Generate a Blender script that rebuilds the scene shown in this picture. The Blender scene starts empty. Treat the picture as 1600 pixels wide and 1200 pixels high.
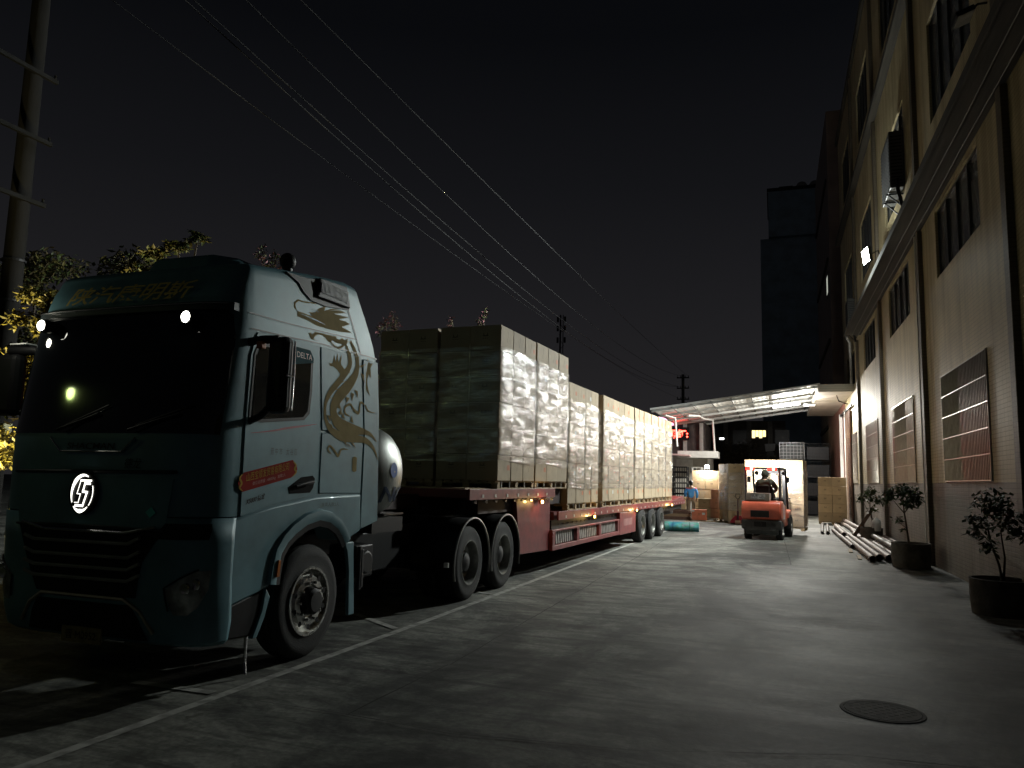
import bpy, bmesh, math, random
from mathutils import Vector, Matrix, noise
R = math.radians
random.seed(7)
scn = bpy.context.scene
# ------------------------------------------------------------------ camera
cam = bpy.data.objects.new("camera", bpy.data.cameras.new("camera"))
scn.collection.objects.link(cam)
scn.camera = cam
cam.data.sensor_width = 36.0
cam.data.lens = 27.0
cam.data.clip_start = 0.05
cam.data.clip_end = 2000
_yaw, _pit, _rol = R(18.9084), 0.12238, 0.02454
_fw = Vector((-math.sin(_yaw)*math.cos(_pit), math.cos(_yaw)*math.cos(_pit), math.sin(_pit)))
_rt = Vector((math.cos(_yaw), math.sin(_yaw), 0)); _up = _rt.cross(_fw)
_r2 = _rt*math.cos(_rol)+_up*math.sin(_rol); _u2 = -_rt*math.sin(_rol)+_up*math.cos(_rol)
cam.matrix_world = Matrix(((_r2.x,_u2.x,-_fw.x,0),(_r2.y,_u2.y,-_fw.y,0),(_r2.z,_u2.z,-_fw.z,1.65),(0,0,0,1)))
# ------------------------------------------------------------------ night sky
W = bpy.data.worlds.new("World"); scn.world = W; W.use_nodes = True
nt = W.node_tree; nt.nodes.clear()
wo = nt.nodes.new("ShaderNodeOutputWorld"); bg = nt.nodes.new("ShaderNodeBackground")
tc = nt.nodes.new("ShaderNodeTexCoord"); sx = nt.nodes.new("ShaderNodeSeparateXYZ"); rp = nt.nodes.new("ShaderNodeValToRGB")
nt.links.new(tc.outputs["Generated"], sx.inputs[0]); nt.links.new(sx.outputs["Z"], rp.inputs[0])
nt.links.new(rp.outputs[0], bg.inputs[0]); nt.links.new(bg.outputs[0], wo.inputs[0])
cr = rp.color_ramp
cr.elements[0].position = 0.0; cr.elements[0].color = (.0188,.0178,.0190,1)
cr.elements[1].position = 1.0; cr.elements[1].color = (.0012,.0014,.0020,1)
for p,c in ((.10,(.0175,.0165,.0178)),(.22,(.0125,.0122,.0138)),(.36,(.0070,.0072,.0086)),(.52,(.0028,.0031,.0040))):
    e = cr.elements.new(p); e.color = (*c,1)
bg.inputs[1].default_value = 0.95
scn.view_settings.view_transform = 'Standard'; scn.view_settings.look = 'None'
scn.view_settings.exposure = 0.0; scn.view_settings.gamma = 1.0
scn.cycles.use_denoising = True
scn.cycles.sample_clamp_indirect = 4.0
scn.cycles.max_bounces = 8; scn.cycles.transparent_max_bounces = 16
COL = scn.collection
# ------------------------------------------------------------------ lamps (each stands in a lamp modelled below)
def lamp(name, kind, loc, energy, color=(1,1,1), aim=None, size=.2, size_y=None, spot=None, blend=.5):
    l = bpy.data.lights.new(name, kind); l.energy = energy; l.color = color
    if kind == 'AREA':
        l.size = size
        if size_y: l.shape = 'RECTANGLE'; l.size_y = size_y
    else: l.shadow_soft_size = size
    if kind == 'SPOT': l.spot_size = R(spot); l.spot_blend = blend
    o = bpy.data.objects.new(name, l); COL.objects.link(o); o.location = loc
    if aim: o.rotation_euler = (Vector(aim)-Vector(loc)).to_track_quat('-Z','Y').to_euler()
    return o
FL = Vector((2.60, 23.78, 8.31))
lamp("flood_spill",'POINT',FL+Vector((-.16,0,-.02)),300,(.93,1,.95),None,.12)
fl_o = lamp("flood_light", 'AREA', FL, 4100, (.93,1,.95), FL+Vector((-.97,-.15,-.14)), .44, .36)
fl_o.data.spread = R(150)
lamp("canopy_light", 'AREA', (1.62,39.0,5.42), 1200, (1,.96,.86), (-1.2,36,0), .5, .15)
lamp("canopy_tube_light", 'POINT', (0.6,38.9,5.36), 700, (1,.97,.9), None, .12)
lamp("stack_work_light", 'POINT', (-2.95,36.52,2.42), 260, (1,.98,.92), None, .08)
lamp("street_light", 'POINT', (-14.1,-1.2,5.6), 11, (.9,1,.6), None, .12)
# ------------------------------------------------------------------ materials
def nodes(name):
    m = bpy.data.materials.new(name); m.use_nodes = True
    return m, m.node_tree, m.node_tree.nodes["Principled BSDF"]
def M(name, c, rough=.5, metal=0., var=.12, scale=6., bump=0., bscale=60., coat=0., spec=.5, rvar=.0, stretch=(1,1,1), dirt=None):
    m, t, b = nodes(name)
    b.inputs["Roughness"].default_value = rough; b.inputs["Metallic"].default_value = metal
    b.inputs["Coat Weight"].default_value = coat; b.inputs["Specular IOR Level"].default_value = spec
    c = (*c,1)
    tcn = t.nodes.new("ShaderNodeTexCoord"); mp = t.nodes.new("ShaderNodeMapping")
    mp.inputs["Scale"].default_value = stretch
    t.links.new(tcn.outputs["Object"], mp.inputs[0])
    n = t.nodes.new("ShaderNodeTexNoise"); n.inputs["Scale"].default_value = scale; n.inputs["Detail"].default_value = 6; n.inputs["Roughness"].default_value = .6
    t.links.new(mp.outputs[0], n.inputs["Vector"])
    r = t.nodes.new("ShaderNodeValToRGB")
    r.color_ramp.elements[0].position = .3; r.color_ramp.elements[1].position = .7
    d = dirt or tuple(x*(1-2*var) for x in c[:3])
    r.color_ramp.elements[0].color = (*d,1); r.color_ramp.elements[1].color = tuple(min(1,x*(1+var*.6)) for x in c[:3])+(1,)
    t.links.new(n.outputs["Fac"], r.inputs[0]); t.links.new(r.outputs[0], b.inputs["Base Color"])
    if rvar:
        mr = t.nodes.new("ShaderNodeMapRange"); mr.inputs[3].default_value = rough-rvar; mr.inputs[4].default_value = rough+rvar
        t.links.new(n.outputs["Fac"], mr.inputs[0]); t.links.new(mr.outputs[0], b.inputs["Roughness"])
    if bump:
        n2 = t.nodes.new("ShaderNodeTexNoise"); n2.inputs["Scale"].default_value = bscale; n2.inputs["Detail"].default_value = 4
        t.links.new(mp.outputs[0], n2.inputs["Vector"])
        bp = t.nodes.new("ShaderNodeBump"); bp.inputs["Strength"].default_value = bump; bp.inputs["Distance"].default_value = .02
        t.links.new(n2.outputs["Fac"], bp.inputs["Height"]); t.links.new(bp.outputs[0], b.inputs["Normal"])
    return m
def E(name, c, s):
    m, t, b = nodes(name); b.inputs["Base Color"].default_value = (.1,.1,.1,1)
    b.inputs["Emission Color"].default_value = (*c,1); b.inputs["Emission Strength"].default_value = s
    return m
teal = M("teal_paint",(.118,.252,.296),.48,.05,.17,2.2,coat=.12,rvar=.06,bump=.02,bscale=30)
tealdark = M("teal_recess",(.02,.03,.033),.5)
blackp = M("black_plastic",(.008,.008,.009),.5,0,.2,20,spec=.22)
rubber = M("tyre_rubber",(.011,.011,.011),.82,0,.3,14,bump=.25,bscale=90)
alloy = M("alloy_rim",(.62,.61,.58),.28,1,.15,9,rvar=.08)
steel = M("dark_steel",(.028,.028,.030),.55,.5,.3,8)
chrome = M("chrome_trim",(.70,.70,.70),.18,1,.05)
tankm = M("brushed_tank",(.34,.355,.34),.42,1,.08,5,bump=.05,bscale=60,rvar=.06)
wsglass = M("windscreen_glass",(.006,.008,.009),.05,0,.05,2,spec=.5)
paneg = M("pane_reflection_grey",(.15,.155,.155),.22,0,.3,.8,spec=.6)  # upper panes: mirrored sky and load put into the grey base colour
dkglass = M("window_glass",(.012,.014,.014),.06,0,.1,2,spec=.6)
red = M("trailer_red",(.20,.028,.031),.45,0,.22,5,coat=.2,bump=.05,bscale=40)
redd = M("worn_red",(.15,.016,.018),.5,0,.3,6)
ochre = M("ochre_vinyl",(.30,.232,.100),.8,0,.1,8,spec=.08)
gold = M("gold_print",(.50,.30,.05),.8,0,.1,spec=.08)
signred = M("sign_red",(.30,.020,.012),.8,0,.12,spec=.08)
whitep = M("white_paint",(.72,.72,.70),.5,0,.08,5)
greyp = M("grey_steel_paint",(.42,.43,.42),.45,.2,.12,5)
amber = M("amber_plastic",(.5,.14,.02),.3)
concpot = M("pot_concrete",(.11,.10,.085),.9,0,.3,6,bump=.3,bscale=30)
pipe_d = M("dark_short_pipe",(.10,.085,.075),.65,.2,.3,5)
bark = M("bark",(.085,.065,.045),.9,0,.3,15,bump=.4,bscale=40)
wood = M("pallet_wood",(.42,.30,.17),.75,0,.25,4,bump=.15,bscale=40,stretch=(1,6,6))
film_brown = M("brown_board",(.16,.085,.06),.7,0,.2,5)
orange = M("forklift_orange",(.47,.092,.050),.38,0,.14,5,coat=.3)
fkdark = M("forklift_charcoal",(.045,.045,.045),.6,0,.25,8)
pipe_m = M("rusty_pipe",(.20,.155,.135),.6,.3,.3,5,bump=.2,bscale=50,stretch=(4,1,4))
pipeg = M("grey_pipe",(.16,.155,.145),.55,.1,.2,5)
cardred = M("red_carton",(.60,.17,.085),.7,0,.1,5)
skin = M("skin",(.38,.22,.15),.55,0,.1)
hairm = M("black_hair",(.012,.011,.010),.6)
plast = M("off_white_plastic",(.55,.55,.52),.45)
leafA = [M("leaf_"+k,c,.5,0,.25,3,spec=.4) for k,c in (("olive",(.12,.105,.030)),("green",(.07,.095,.028)),("dull",(.10,.08,.036)))]
leafP = [M("pot_leaf_"+k,c,.6,0,.25,3,spec=.18) for k,c in (("mid",(.055,.095,.030)),("dark",(.035,.065,.022)))]
pink = M("pink_bloom",(.30,.12,.14),.6,0,.2)
def cardboard(name, c):
    m, t, b = nodes(name); b.inputs["Roughness"].default_value = .78
    tcn = t.nodes.new("ShaderNodeTexCoord")
    oi = t.nodes.new("ShaderNodeObjectInfo")
    n = t.nodes.new("ShaderNodeTexNoise"); n.inputs["Scale"].default_value = 3.5; n.inputs["Detail"].default_value = 6
    t.links.new(tcn.outputs["Object"], n.inputs["Vector"])
    ad = t.nodes.new("ShaderNodeVectorMath"); ad.operation='ADD'
    t.links.new(tcn.outputs["Object"], ad.inputs[0]); t.links.new(oi.outputs["Random"], ad.inputs[1]); t.links.new(ad.outputs[0], n.inputs["Vector"])
    r = t.nodes.new("ShaderNodeValToRGB"); r.color_ramp.elements[0].position=.25; r.color_ramp.elements[1].position=.75
    r.color_ramp.elements[0].color = tuple(x*.82 for x in c)+(1,); r.color_ramp.elements[1].color = tuple(x*1.1 for x in c)+(1,)
    t.links.new(n.outputs["Fac"], r.inputs[0])
    hs = t.nodes.new("ShaderNodeHueSaturation"); mr = t.nodes.new("ShaderNodeMapRange"); mr.inputs[3].default_value=.86; mr.inputs[4].default_value=1.1
    t.links.new(oi.outputs["Random"], mr.inputs[0]); t.links.new(mr.outputs[0], hs.inputs["Value"]); t.links.new(r.outputs[0], hs.inputs["Color"])
    t.links.new(hs.outputs[0], b.inputs["Base Color"])
    n2 = t.nodes.new("ShaderNodeTexNoise"); n2.inputs["Scale"].default_value=5; t.links.new(tcn.outputs["Object"], n2.inputs["Vector"])
    bp = t.nodes.new("ShaderNodeBump"); bp.inputs["Strength"].default_value=.25; bp.inputs["Distance"].default_value=.03
    t.links.new(n2.outputs["Fac"], bp.inputs["Height"]); t.links.new(bp.outputs[0], b.inputs["Normal"])
    return m
card = cardboard("cardboard",(.37,.285,.185))
card2 = cardboard("cardboard_pale",(.52,.375,.215))
printm = M("carton_print",(.07,.05,.03),.8)
labelo = M("carton_label",(.50,.17,.07),.7)
labelw = M("carton_white_label",(.6,.6,.56),.7)
def filmmat(name, base, op, rough=.16):
    m, t, b = nodes(name); out = t.nodes["Material Output"]
    b.inputs["Base Color"].default_value = (*base,1); b.inputs["Roughness"].default_value = rough
    b.inputs["Specular IOR Level"].default_value = .9
    tcn = t.nodes.new("ShaderNodeTexCoord")
    mp = t.nodes.new("ShaderNodeMapping"); mp.inputs["Scale"].default_value=(.8,.8,14); mp.inputs["Rotation"].default_value=(.10,.10,0)
    t.links.new(tcn.outputs["Object"], mp.inputs[0])
    n = t.nodes.new("ShaderNodeTexNoise"); n.inputs["Scale"].default_value=1.7; n.inputs["Detail"].default_value=7; n.inputs["Roughness"].default_value=.62; n.inputs["Distortion"].default_value=.7
    t.links.new(mp.outputs[0], n.inputs["Vector"])
    mp2 = t.nodes.new("ShaderNodeMapping"); mp2.inputs["Scale"].default_value=(.7,.7,2.8); mp2.inputs["Rotation"].default_value=(.28,.28,.2)
    t.links.new(tcn.outputs["Object"], mp2.inputs[0])
    n2 = t.nodes.new("ShaderNodeTexNoise"); n2.inputs["Scale"].default_value=3.6; n2.inputs["Detail"].default_value=6; n2.inputs["Distortion"].default_value=.4
    t.links.new(mp2.outputs[0], n2.inputs["Vector"])
    m1 = t.nodes.new("ShaderNodeMath"); m1.operation='MULTIPLY'; m1.inputs[1].default_value=.012; t.links.new(n.outputs["Fac"], m1.inputs[0])
    m2 = t.nodes.new("ShaderNodeMath"); m2.operation='MULTIPLY_ADD'; m2.inputs[1].default_value=.017; t.links.new(n2.outputs["Fac"], m2.inputs[0]); t.links.new(m1.outputs[0], m2.inputs[2])
    bp = t.nodes.new("ShaderNodeBump"); bp.inputs["Strength"].default_value=1.; bp.inputs["Distance"].default_value=1.
    t.links.new(m2.outputs[0], bp.inputs["Height"])
    t.nodes.remove(b)
    df = t.nodes.new("ShaderNodeBsdfDiffuse"); df.inputs[0].default_value=(*base,1)
    gl = t.nodes.new("ShaderNodeBsdfGlossy"); gl.inputs[0].default_value=(.95,.95,.95,1); gl.inputs["Roughness"].default_value=rough
    t.links.new(bp.outputs[0], gl.inputs["Normal"])
    tr = t.nodes.new("ShaderNodeBsdfTransparent"); mix = t.nodes.new("ShaderNodeMixShader"); mix2 = t.nodes.new("ShaderNodeMixShader")
    mr = t.nodes.new("ShaderNodeMapRange"); mr.inputs[1].default_value=.35; mr.inputs[2].default_value=.68; mr.inputs[3].default_value=op*.25; mr.inputs[4].default_value=op*1.3
    t.links.new(n.outputs["Fac"], mr.inputs[0]); t.links.new(mr.outputs[0], mix.inputs[0])
    t.links.new(tr.outputs[0], mix.inputs[1]); t.links.new(df.outputs[0], mix.inputs[2])
    mg = t.nodes.new("ShaderNodeMapRange"); mg.inputs[1].default_value=.38; mg.inputs[2].default_value=.62; mg.inputs[3].default_value=.03; mg.inputs[4].default_value=.40
    t.links.new(n2.outputs["Fac"], mg.inputs[0]); t.links.new(mg.outputs[0], mix2.inputs[0])
    t.links.new(mix.outputs[0], mix2.inputs[1]); t.links.new(gl.outputs[0], mix2.inputs[2]); t.links.new(mix2.outputs[0], out.inputs[0])
    return m
film = filmmat("stretch_film",(.60,.60,.60),.20,.16)
# concrete yard
def ground_mat():
    m, t, b = nodes("yard_concrete")
    tcn = t.nodes.new("ShaderNodeTexCoord"); L = t.links.new
    def nz(scale, det=6, st=(1,1,1), dist=0., rgh=.6):
        mp = t.nodes.new("ShaderNodeMapping"); mp.inputs["Scale"].default_value=st; L(tcn.outputs["Object"], mp.inputs[0])
        n = t.nodes.new("ShaderNodeTexNoise"); n.inputs["Scale"].default_value=scale; n.inputs["Detail"].default_value=det; n.inputs["Distortion"].default_value=dist; n.inputs["Roughness"].default_value=rgh
        L(mp.outputs[0], n.inputs["Vector"]); return n.outputs["Fac"]
    def ramp(f, p0, c0, p1, c1):
        r = t.nodes.new("ShaderNodeValToRGB"); r.color_ramp.elements[0].position=p0; r.color_ramp.elements[1].position=p1
        r.color_ramp.elements[0].color=(*c0,1); r.color_ramp.elements[1].color=(*c1,1); L(f, r.inputs[0]); return r.outputs[0]
    def mul(a, c, f=1.):
        x = t.nodes.new("ShaderNodeMix"); x.data_type='RGBA'; x.blend_type='MULTIPLY'; x.inputs[0].default_value=f
        L(a, x.inputs[6]); L(c, x.inputs[7]); return x.outputs[2]
    base = ramp(nz(.45,8,(1,.7,1),.6), .3,(.172,.176,.163), .72,(.290,.292,.270))
    blot = ramp(nz(.33,9,(1.2,.8,1),1.4,.68), .43,(.36,.37,.38), .53,(1,1,1))
    smear = ramp(nz(1.5,7,(.35,1.6,1),1.0,.7), .41,(.48,.48,.48), .51,(1,1,1))
    swirl = ramp(nz(.9,6,(.6,1.5,1),2.8,.6), .44,(.66,.67,.68), .49,(1,1,1))
    fine = ramp(nz(22,5), .35,(.70,.70,.70), .65,(1.12,1.12,1.10))
    patch = ramp(nz(2.6,10,(.8,1.15,1),.8,.74), .40,(.50,.50,.49), .57,(1.04,1.04,1.02))
    spots = ramp(nz(5.5,4,(1,1,1),.3,.5), .27,(.45,.44,.42), .34,(1,1,1))
    c = mul(mul(mul(mul(mul(mul(base,blot),smear),swirl),fine),patch),spots)
    L(c, b.inputs["Base Color"])
    rr = t.nodes.new("ShaderNodeMapRange"); rr.inputs[3].default_value=.55; rr.inputs[4].default_value=.9
    L(nz(.5,8,(1,.8,1),1.2), rr.inputs[0]); L(rr.outputs[0], b.inputs["Roughness"]); b.inputs["Specular IOR Level"].default_value=.35
    bp = t.nodes.new("ShaderNodeBump"); bp.inputs["Strength"].default_value=.25; bp.inputs["Distance"].default_value=.008
    L(nz(35,6), bp.inputs["Height"]); L(bp.outputs[0], b.inputs["Normal"])
    return m
yard = ground_mat()
def line_mat():
    m, t, b = nodes("worn_line_paint"); L=t.links.new
    tcn=t.nodes.new("ShaderNodeTexCoord"); n=t.nodes.new("ShaderNodeTexNoise"); n.inputs["Scale"].default_value=7; n.inputs["Detail"].default_value=8
    L(tcn.outputs["Object"], n.inputs["Vector"]); r=t.nodes.new("ShaderNodeValToRGB")
    r.color_ramp.elements[0].position=.38; r.color_ramp.elements[0].color=(.20,.20,.185,1); r.color_ramp.elements[1].position=.55; r.color_ramp.elements[1].color=(.38,.38,.355,1)
    L(n.outputs["Fac"], r.inputs[0]); L(r.outputs[0], b.inputs["Base Color"]); b.inputs["Roughness"].default_value=.75
    return m
linem = line_mat()
def tile_mat(name, c1, c2, mort, w=.19, h=.07, streak=False):
    m, t, b = nodes(name); L=t.links.new
    tcn=t.nodes.new("ShaderNodeTexCoord"); s=t.nodes.new("ShaderNodeSeparateXYZ"); cb=t.nodes.new("ShaderNodeCombineXYZ")
    L(tcn.outputs["Object"], s.inputs[0]); L(s.outputs["Y"], cb.inputs[0]); L(s.outputs["Z"], cb.inputs[1])
    br=t.nodes.new("ShaderNodeTexBrick"); br.offset=.0
    br.inputs["Scale"].default_value=1; br.inputs["Brick Width"].default_value=w; br.inputs["Row Height"].default_value=h; br.inputs["Mortar Size"].default_value=.006; br.inputs["Mortar Smooth"].default_value=.3
    br.inputs["Color1"].default_value=(*c1,1); br.inputs["Color2"].default_value=(*c2,1); br.inputs["Mortar"].default_value=(*mort,1)
    L(cb.outputs[0], br.inputs["Vector"])
    n=t.nodes.new("ShaderNodeTexNoise"); n.inputs["Scale"].default_value=.7; n.inputs["Detail"].default_value=7; L(tcn.outputs["Object"], n.inputs["Vector"])
    r=t.nodes.new("ShaderNodeValToRGB"); r.color_ramp.elements[0].position=.3; r.color_ramp.elements[0].color=(.72,.70,.66,1); r.color_ramp.elements[1].position=.65; r.color_ramp.elements[1].color=(1,1,1,1)
    L(n.outputs["Fac"], r.inputs[0]); x=t.nodes.new("ShaderNodeMix"); x.data_type='RGBA'; x.blend_type='MULTIPLY'; x.inputs[0].default_value=1
    L(br.outputs["Color"], x.inputs[6]); L(r.outputs[0], x.inputs[7]); L(x.outputs[2], b.inputs["Base Color"])
    if streak:   # rain streaks and patched rows
        mp=t.nodes.new("ShaderNodeMapping"); mp.inputs["Scale"].default_value=(1,2.6,.16); L(tcn.outputs["Object"], mp.inputs[0])
        n3=t.nodes.new("ShaderNodeTexNoise"); n3.inputs["Scale"].default_value=1.1; n3.inputs["Detail"].default_value=8; n3.inputs["Roughness"].default_value=.65; L(mp.outputs[0], n3.inputs["Vector"])
        r3=t.nodes.new("ShaderNodeValToRGB"); r3.color_ramp.elements[0].position=.36; r3.color_ramp.elements[0].color=(.58,.55,.50,1); r3.color_ramp.elements[1].position=.56; r3.color_ramp.elements[1].color=(1,1,1,1)
        L(n3.outputs["Fac"], r3.inputs[0]); x3=t.nodes.new("ShaderNodeMix"); x3.data_type='RGBA'; x3.blend_type='MULTIPLY'; x3.inputs[0].default_value=.8
        L(x.outputs[2], x3.inputs[6]); L(r3.outputs[0], x3.inputs[7]); L(x3.outputs[2], b.inputs["Base Color"])
    b.inputs["Roughness"].default_value=.6; b.inputs["Specular IOR Level"].default_value=.3
    bp=t.nodes.new("ShaderNodeBump"); bp.invert=True; bp.inputs["Strength"].default_value=.5; bp.inputs["Distance"].default_value=.004
    L(br.outputs["Fac"], bp.inputs["Height"]); L(bp.outputs[0], b.inputs["Normal"])
    return m
tileb = tile_mat("beige_wall_tile",(.54,.455,.275),(.58,.49,.30),(.34,.285,.17),streak=True)
tileg = tile_mat("grey_base_tile",(.195,.175,.150),(.22,.195,.165),(.12,.105,.09),streak=True)
tiled = tile_mat("dark_pilaster_tile",(.13,.108,.08),(.15,.125,.092),(.075,.062,.046))
ledgem = M("ledge_concrete",(.062,.056,.045),.85,0,.25,2,bump=.3,bscale=12,stretch=(6,.3,1))
plaster = M("canopy_plaster",(.60,.54,.45),.75,0,.12,1.2)
stainless = M("stainless_bars",(.42,.40,.35),.38,1,.1)
alum = M("window_frame_alu",(.05,.05,.048),.45,.5,.15)
whitetile = tile_mat("white_canopy_tile",(.62,.62,.58),(.66,.66,.62),(.35,.35,.33),.1,.1)
roofm = M("canopy_sheet",(.62,.63,.60),.5,.1,.12,1.5)
# ------------------------------------------------------------------ mesh builder
class MB:
    def __init__(s): s.v=[]; s.f=[]; s.mi=[]; s.cm=0
    def add(s, vs, fs):
        o=len(s.v); s.v += [tuple(v) for v in vs]
        for f in fs: s.f.append([i+o for i in f]); s.mi.append(s.cm)
        return s
    def box(s, x0,x1,y0,y1,z0,z1, rot=None, piv=None):
        vs=[Vector((x,y,z)) for z in (z0,z1) for y in (y0,y1) for x in (x0,x1)]
        if rot is not None:
            p=Vector(piv) if piv is not None else Vector(((x0+x1)/2,(y0+y1)/2,(z0+z1)/2))
            vs=[rot@(v-p)+p for v in vs]
        return s.add(vs,[(0,2,3,1),(4,5,7,6),(0,1,5,4),(2,6,7,3),(0,4,6,2),(1,3,7,5)])
    def prism(s, poly, a0, a1, ax='x'):
        f={'x':lambda a,p:(a,p[0],p[1]),'y':lambda a,p:(p[0],a,p[1]),'z':lambda a,p:(p[0],p[1],a)}[ax]
        n=len(poly); vs=[f(a0,p) for p in poly]+[f(a1,p) for p in poly]
        return s.add(vs,[list(range(n)),list(range(2*n-1,n-1,-1))]+[(i,(i+1)%n,n+(i+1)%n,n+i) for i in range(n)])
    def tube(s, pts, r, seg=8, caps=True):
        pts=[Vector(p) for p in pts]; rs=r if isinstance(r,(list,tuple)) else [r]*len(pts)
        vs=[]; fs=[]; u=None
        for i,p in enumerate(pts):
            d=(pts[min(i+1,len(pts)-1)]-pts[max(i-1,0)]).normalized()
            if u is None: u=d.orthogonal().normalized()
            u=(u-d*u.dot(d)).normalized(); w=d.cross(u)
            for k in range(seg):
                a=2*math.pi*k/seg; vs.append(p+(u*math.cos(a)+w*math.sin(a))*rs[i])
        for i in range(len(pts)-1):
            for k in range(seg): fs.append((i*seg+k,i*seg+(k+1)%seg,(i+1)*seg+(k+1)%seg,(i+1)*seg+k))
        if caps: fs += [list(range(seg-1,-1,-1)),[(len(pts)-1)*seg+k for k in range(seg)]]
        return s.add(vs,fs)
    def lathe(s, prof, c=(0,0,0), axis='x', seg=40, closed=False):
        c=Vector(c); vs=[]; fs=[]; n=len(prof)
        for k in range(seg):
            a=2*math.pi*k/seg; ca,sa=math.cos(a),math.sin(a)
            for (h,r) in prof:
                vs.append(c+Vector({'x':(h,r*ca,r*sa),'y':(r*ca,h,r*sa),'z':(r*ca,r*sa,h)}[axis]))
        for k in range(seg):
            j=(k+1)%seg
            for i in range(n-1 if not closed else n):
                i2=(i+1)%n; fs.append((k*n+i,k*n+i2,j*n+i2,j*n+i))
        return s.add(vs,fs)
    def ball(s, c, rx, ry=None, rz=None, u=14, v=10):
        ry=ry or rx; rz=rz or rx; c=Vector(c); vs=[]; fs=[]
        for i in range(v+1):
            t=math.pi*i/v
            for k in range(u):
                a=2*math.pi*k/u; vs.append(c+Vector((rx*math.sin(t)*math.cos(a),ry*math.sin(t)*math.sin(a),rz*math.cos(t))))
        for i in range(v):
            for k in range(u): fs.append((i*u+k,i*u+(k+1)%u,(i+1)*u+(k+1)%u,(i+1)*u+k))
        return s.add(vs,fs)
    def grid(s, fn, nu, nv, thick=None):
        vs=[fn(i/nu,j/nv) for j in range(nv+1) for i in range(nu+1)]
        return s.add(vs,[(j*(nu+1)+i,j*(nu+1)+i+1,(j+1)*(nu+1)+i+1,(j+1)*(nu+1)+i) for j in range(nv) for i in range(nu)])
    def build(s, name, mats, parent=None, loc=None, smooth=None, bevel=None, mat_index=None):
        me=bpy.data.meshes.new(name); me.from_pydata(s.v,[],s.f)
        ml=mats if isinstance(mats,(list,tuple)) else [mats]
        for m in ml: me.materials.append(m)
        for p,i in zip(me.polygons,s.mi): p.material_index=i
        bm=bmesh.new(); bm.from_mesh(me); bmesh.ops.remove_doubles(bm,verts=bm.verts,dist=1e-5); bmesh.ops.recalc_face_normals(bm,faces=bm.faces); bm.to_mesh(me); bm.free()
        if smooth:
            for p in me.polygons: p.use_smooth=True
            me.set_sharp_from_angle(angle=R(smooth))
        me.update()
        o=bpy.data.objects.new(name,me); COL.objects.link(o)
        if parent: o.parent=parent
        if loc: o.location=loc
        if bevel:
            b=o.modifiers.new("bevel",'BEVEL'); b.width=bevel; b.segments=2; b.limit_method='ANGLE'; b.angle_limit=R(40)
        return o
def thing(name, label, cat, loc=(0,0,0), rz=0, group=None):
    o=bpy.data.objects.new(name,None); o.empty_display_size=.2; COL.objects.link(o); o.location=loc; o.rotation_euler=(0,0,rz)
    return tag(o,label,cat,group)
def tag(o,label,cat,group=None):
    o["label"]=label; o["category"]=cat
    if group: o["group"]=group
    return o
def struct(o): o["kind"]="structure"; return o
def copy_tree(o, parent=None):
    c=o.copy(); COL.objects.link(c); c.parent=parent
    for ch in list(o.children): copy_tree(ch,c)
    return c
def poly_fill(pts3):
    """flat polygon (list of 3D points, concave allowed) -> triangles"""
    from mathutils.geometry import tessellate_polygon
    return [tuple(t) for t in tessellate_polygon([[Vector(p) for p in pts3]])]
def glyphs(txt, x0, x1, z0, z1, fn, mb, shear=0., bold=.0, cuts=0):
    """lettering as flat mesh, fitted into the box, mapped by fn(x,z)"""
    cu=bpy.data.curves.new("lettering",'FONT'); cu.body=txt; cu.size=1; cu.shear=shear; cu.offset=bold; cu.resolution_u=3
    ob=bpy.data.objects.new("lettering",cu); COL.objects.link(ob)
    bpy.context.view_layer.update()
    me=bpy.data.meshes.new_from_object(ob.evaluated_get(bpy.context.evaluated_depsgraph_get()))
    vs=[v.co.copy() for v in me.vertices]; fs=[tuple(p.vertices) for p in me.polygons]
    bpy.data.objects.remove(ob); bpy.data.curves.remove(cu)
    if cuts:
        bm=bmesh.new(); bm.from_mesh(me); bmesh.ops.triangulate(bm,faces=bm.faces)
        for _ in range(cuts): bmesh.ops.subdivide_edges(bm,edges=[e for e in bm.edges if e.calc_length()>.18],cuts=1); bmesh.ops.triangulate(bm,faces=bm.faces)
        vs=[v.co.copy() for v in bm.verts]; bm.verts.index_update(); fs=[tuple(v.index for v in f.verts) for f in bm.faces]; bm.free()
    bpy.data.meshes.remove(me)
    if not vs: return
    ax=min(v.x for v in vs); bx=max(v.x for v in vs); ay=min(v.y for v in vs); by=max(v.y for v in vs)
    mb.add([fn(x0+(v.x-ax)/(bx-ax)*(x1-x0), z0+(v.y-ay)/max(by-ay,1e-6)*(z1-z0)) for v in vs],fs)
def interp(tab, x):
    if x<=tab[0][0]: return tab[0][1]
    for (a,b),(c,d) in zip(tab,tab[1:]):
        if x<=c: return b+(d-b)*(x-a)/(c-a)
    return tab[-1][1]
def lerp(a,b,t): return a+(b-a)*t
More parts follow.
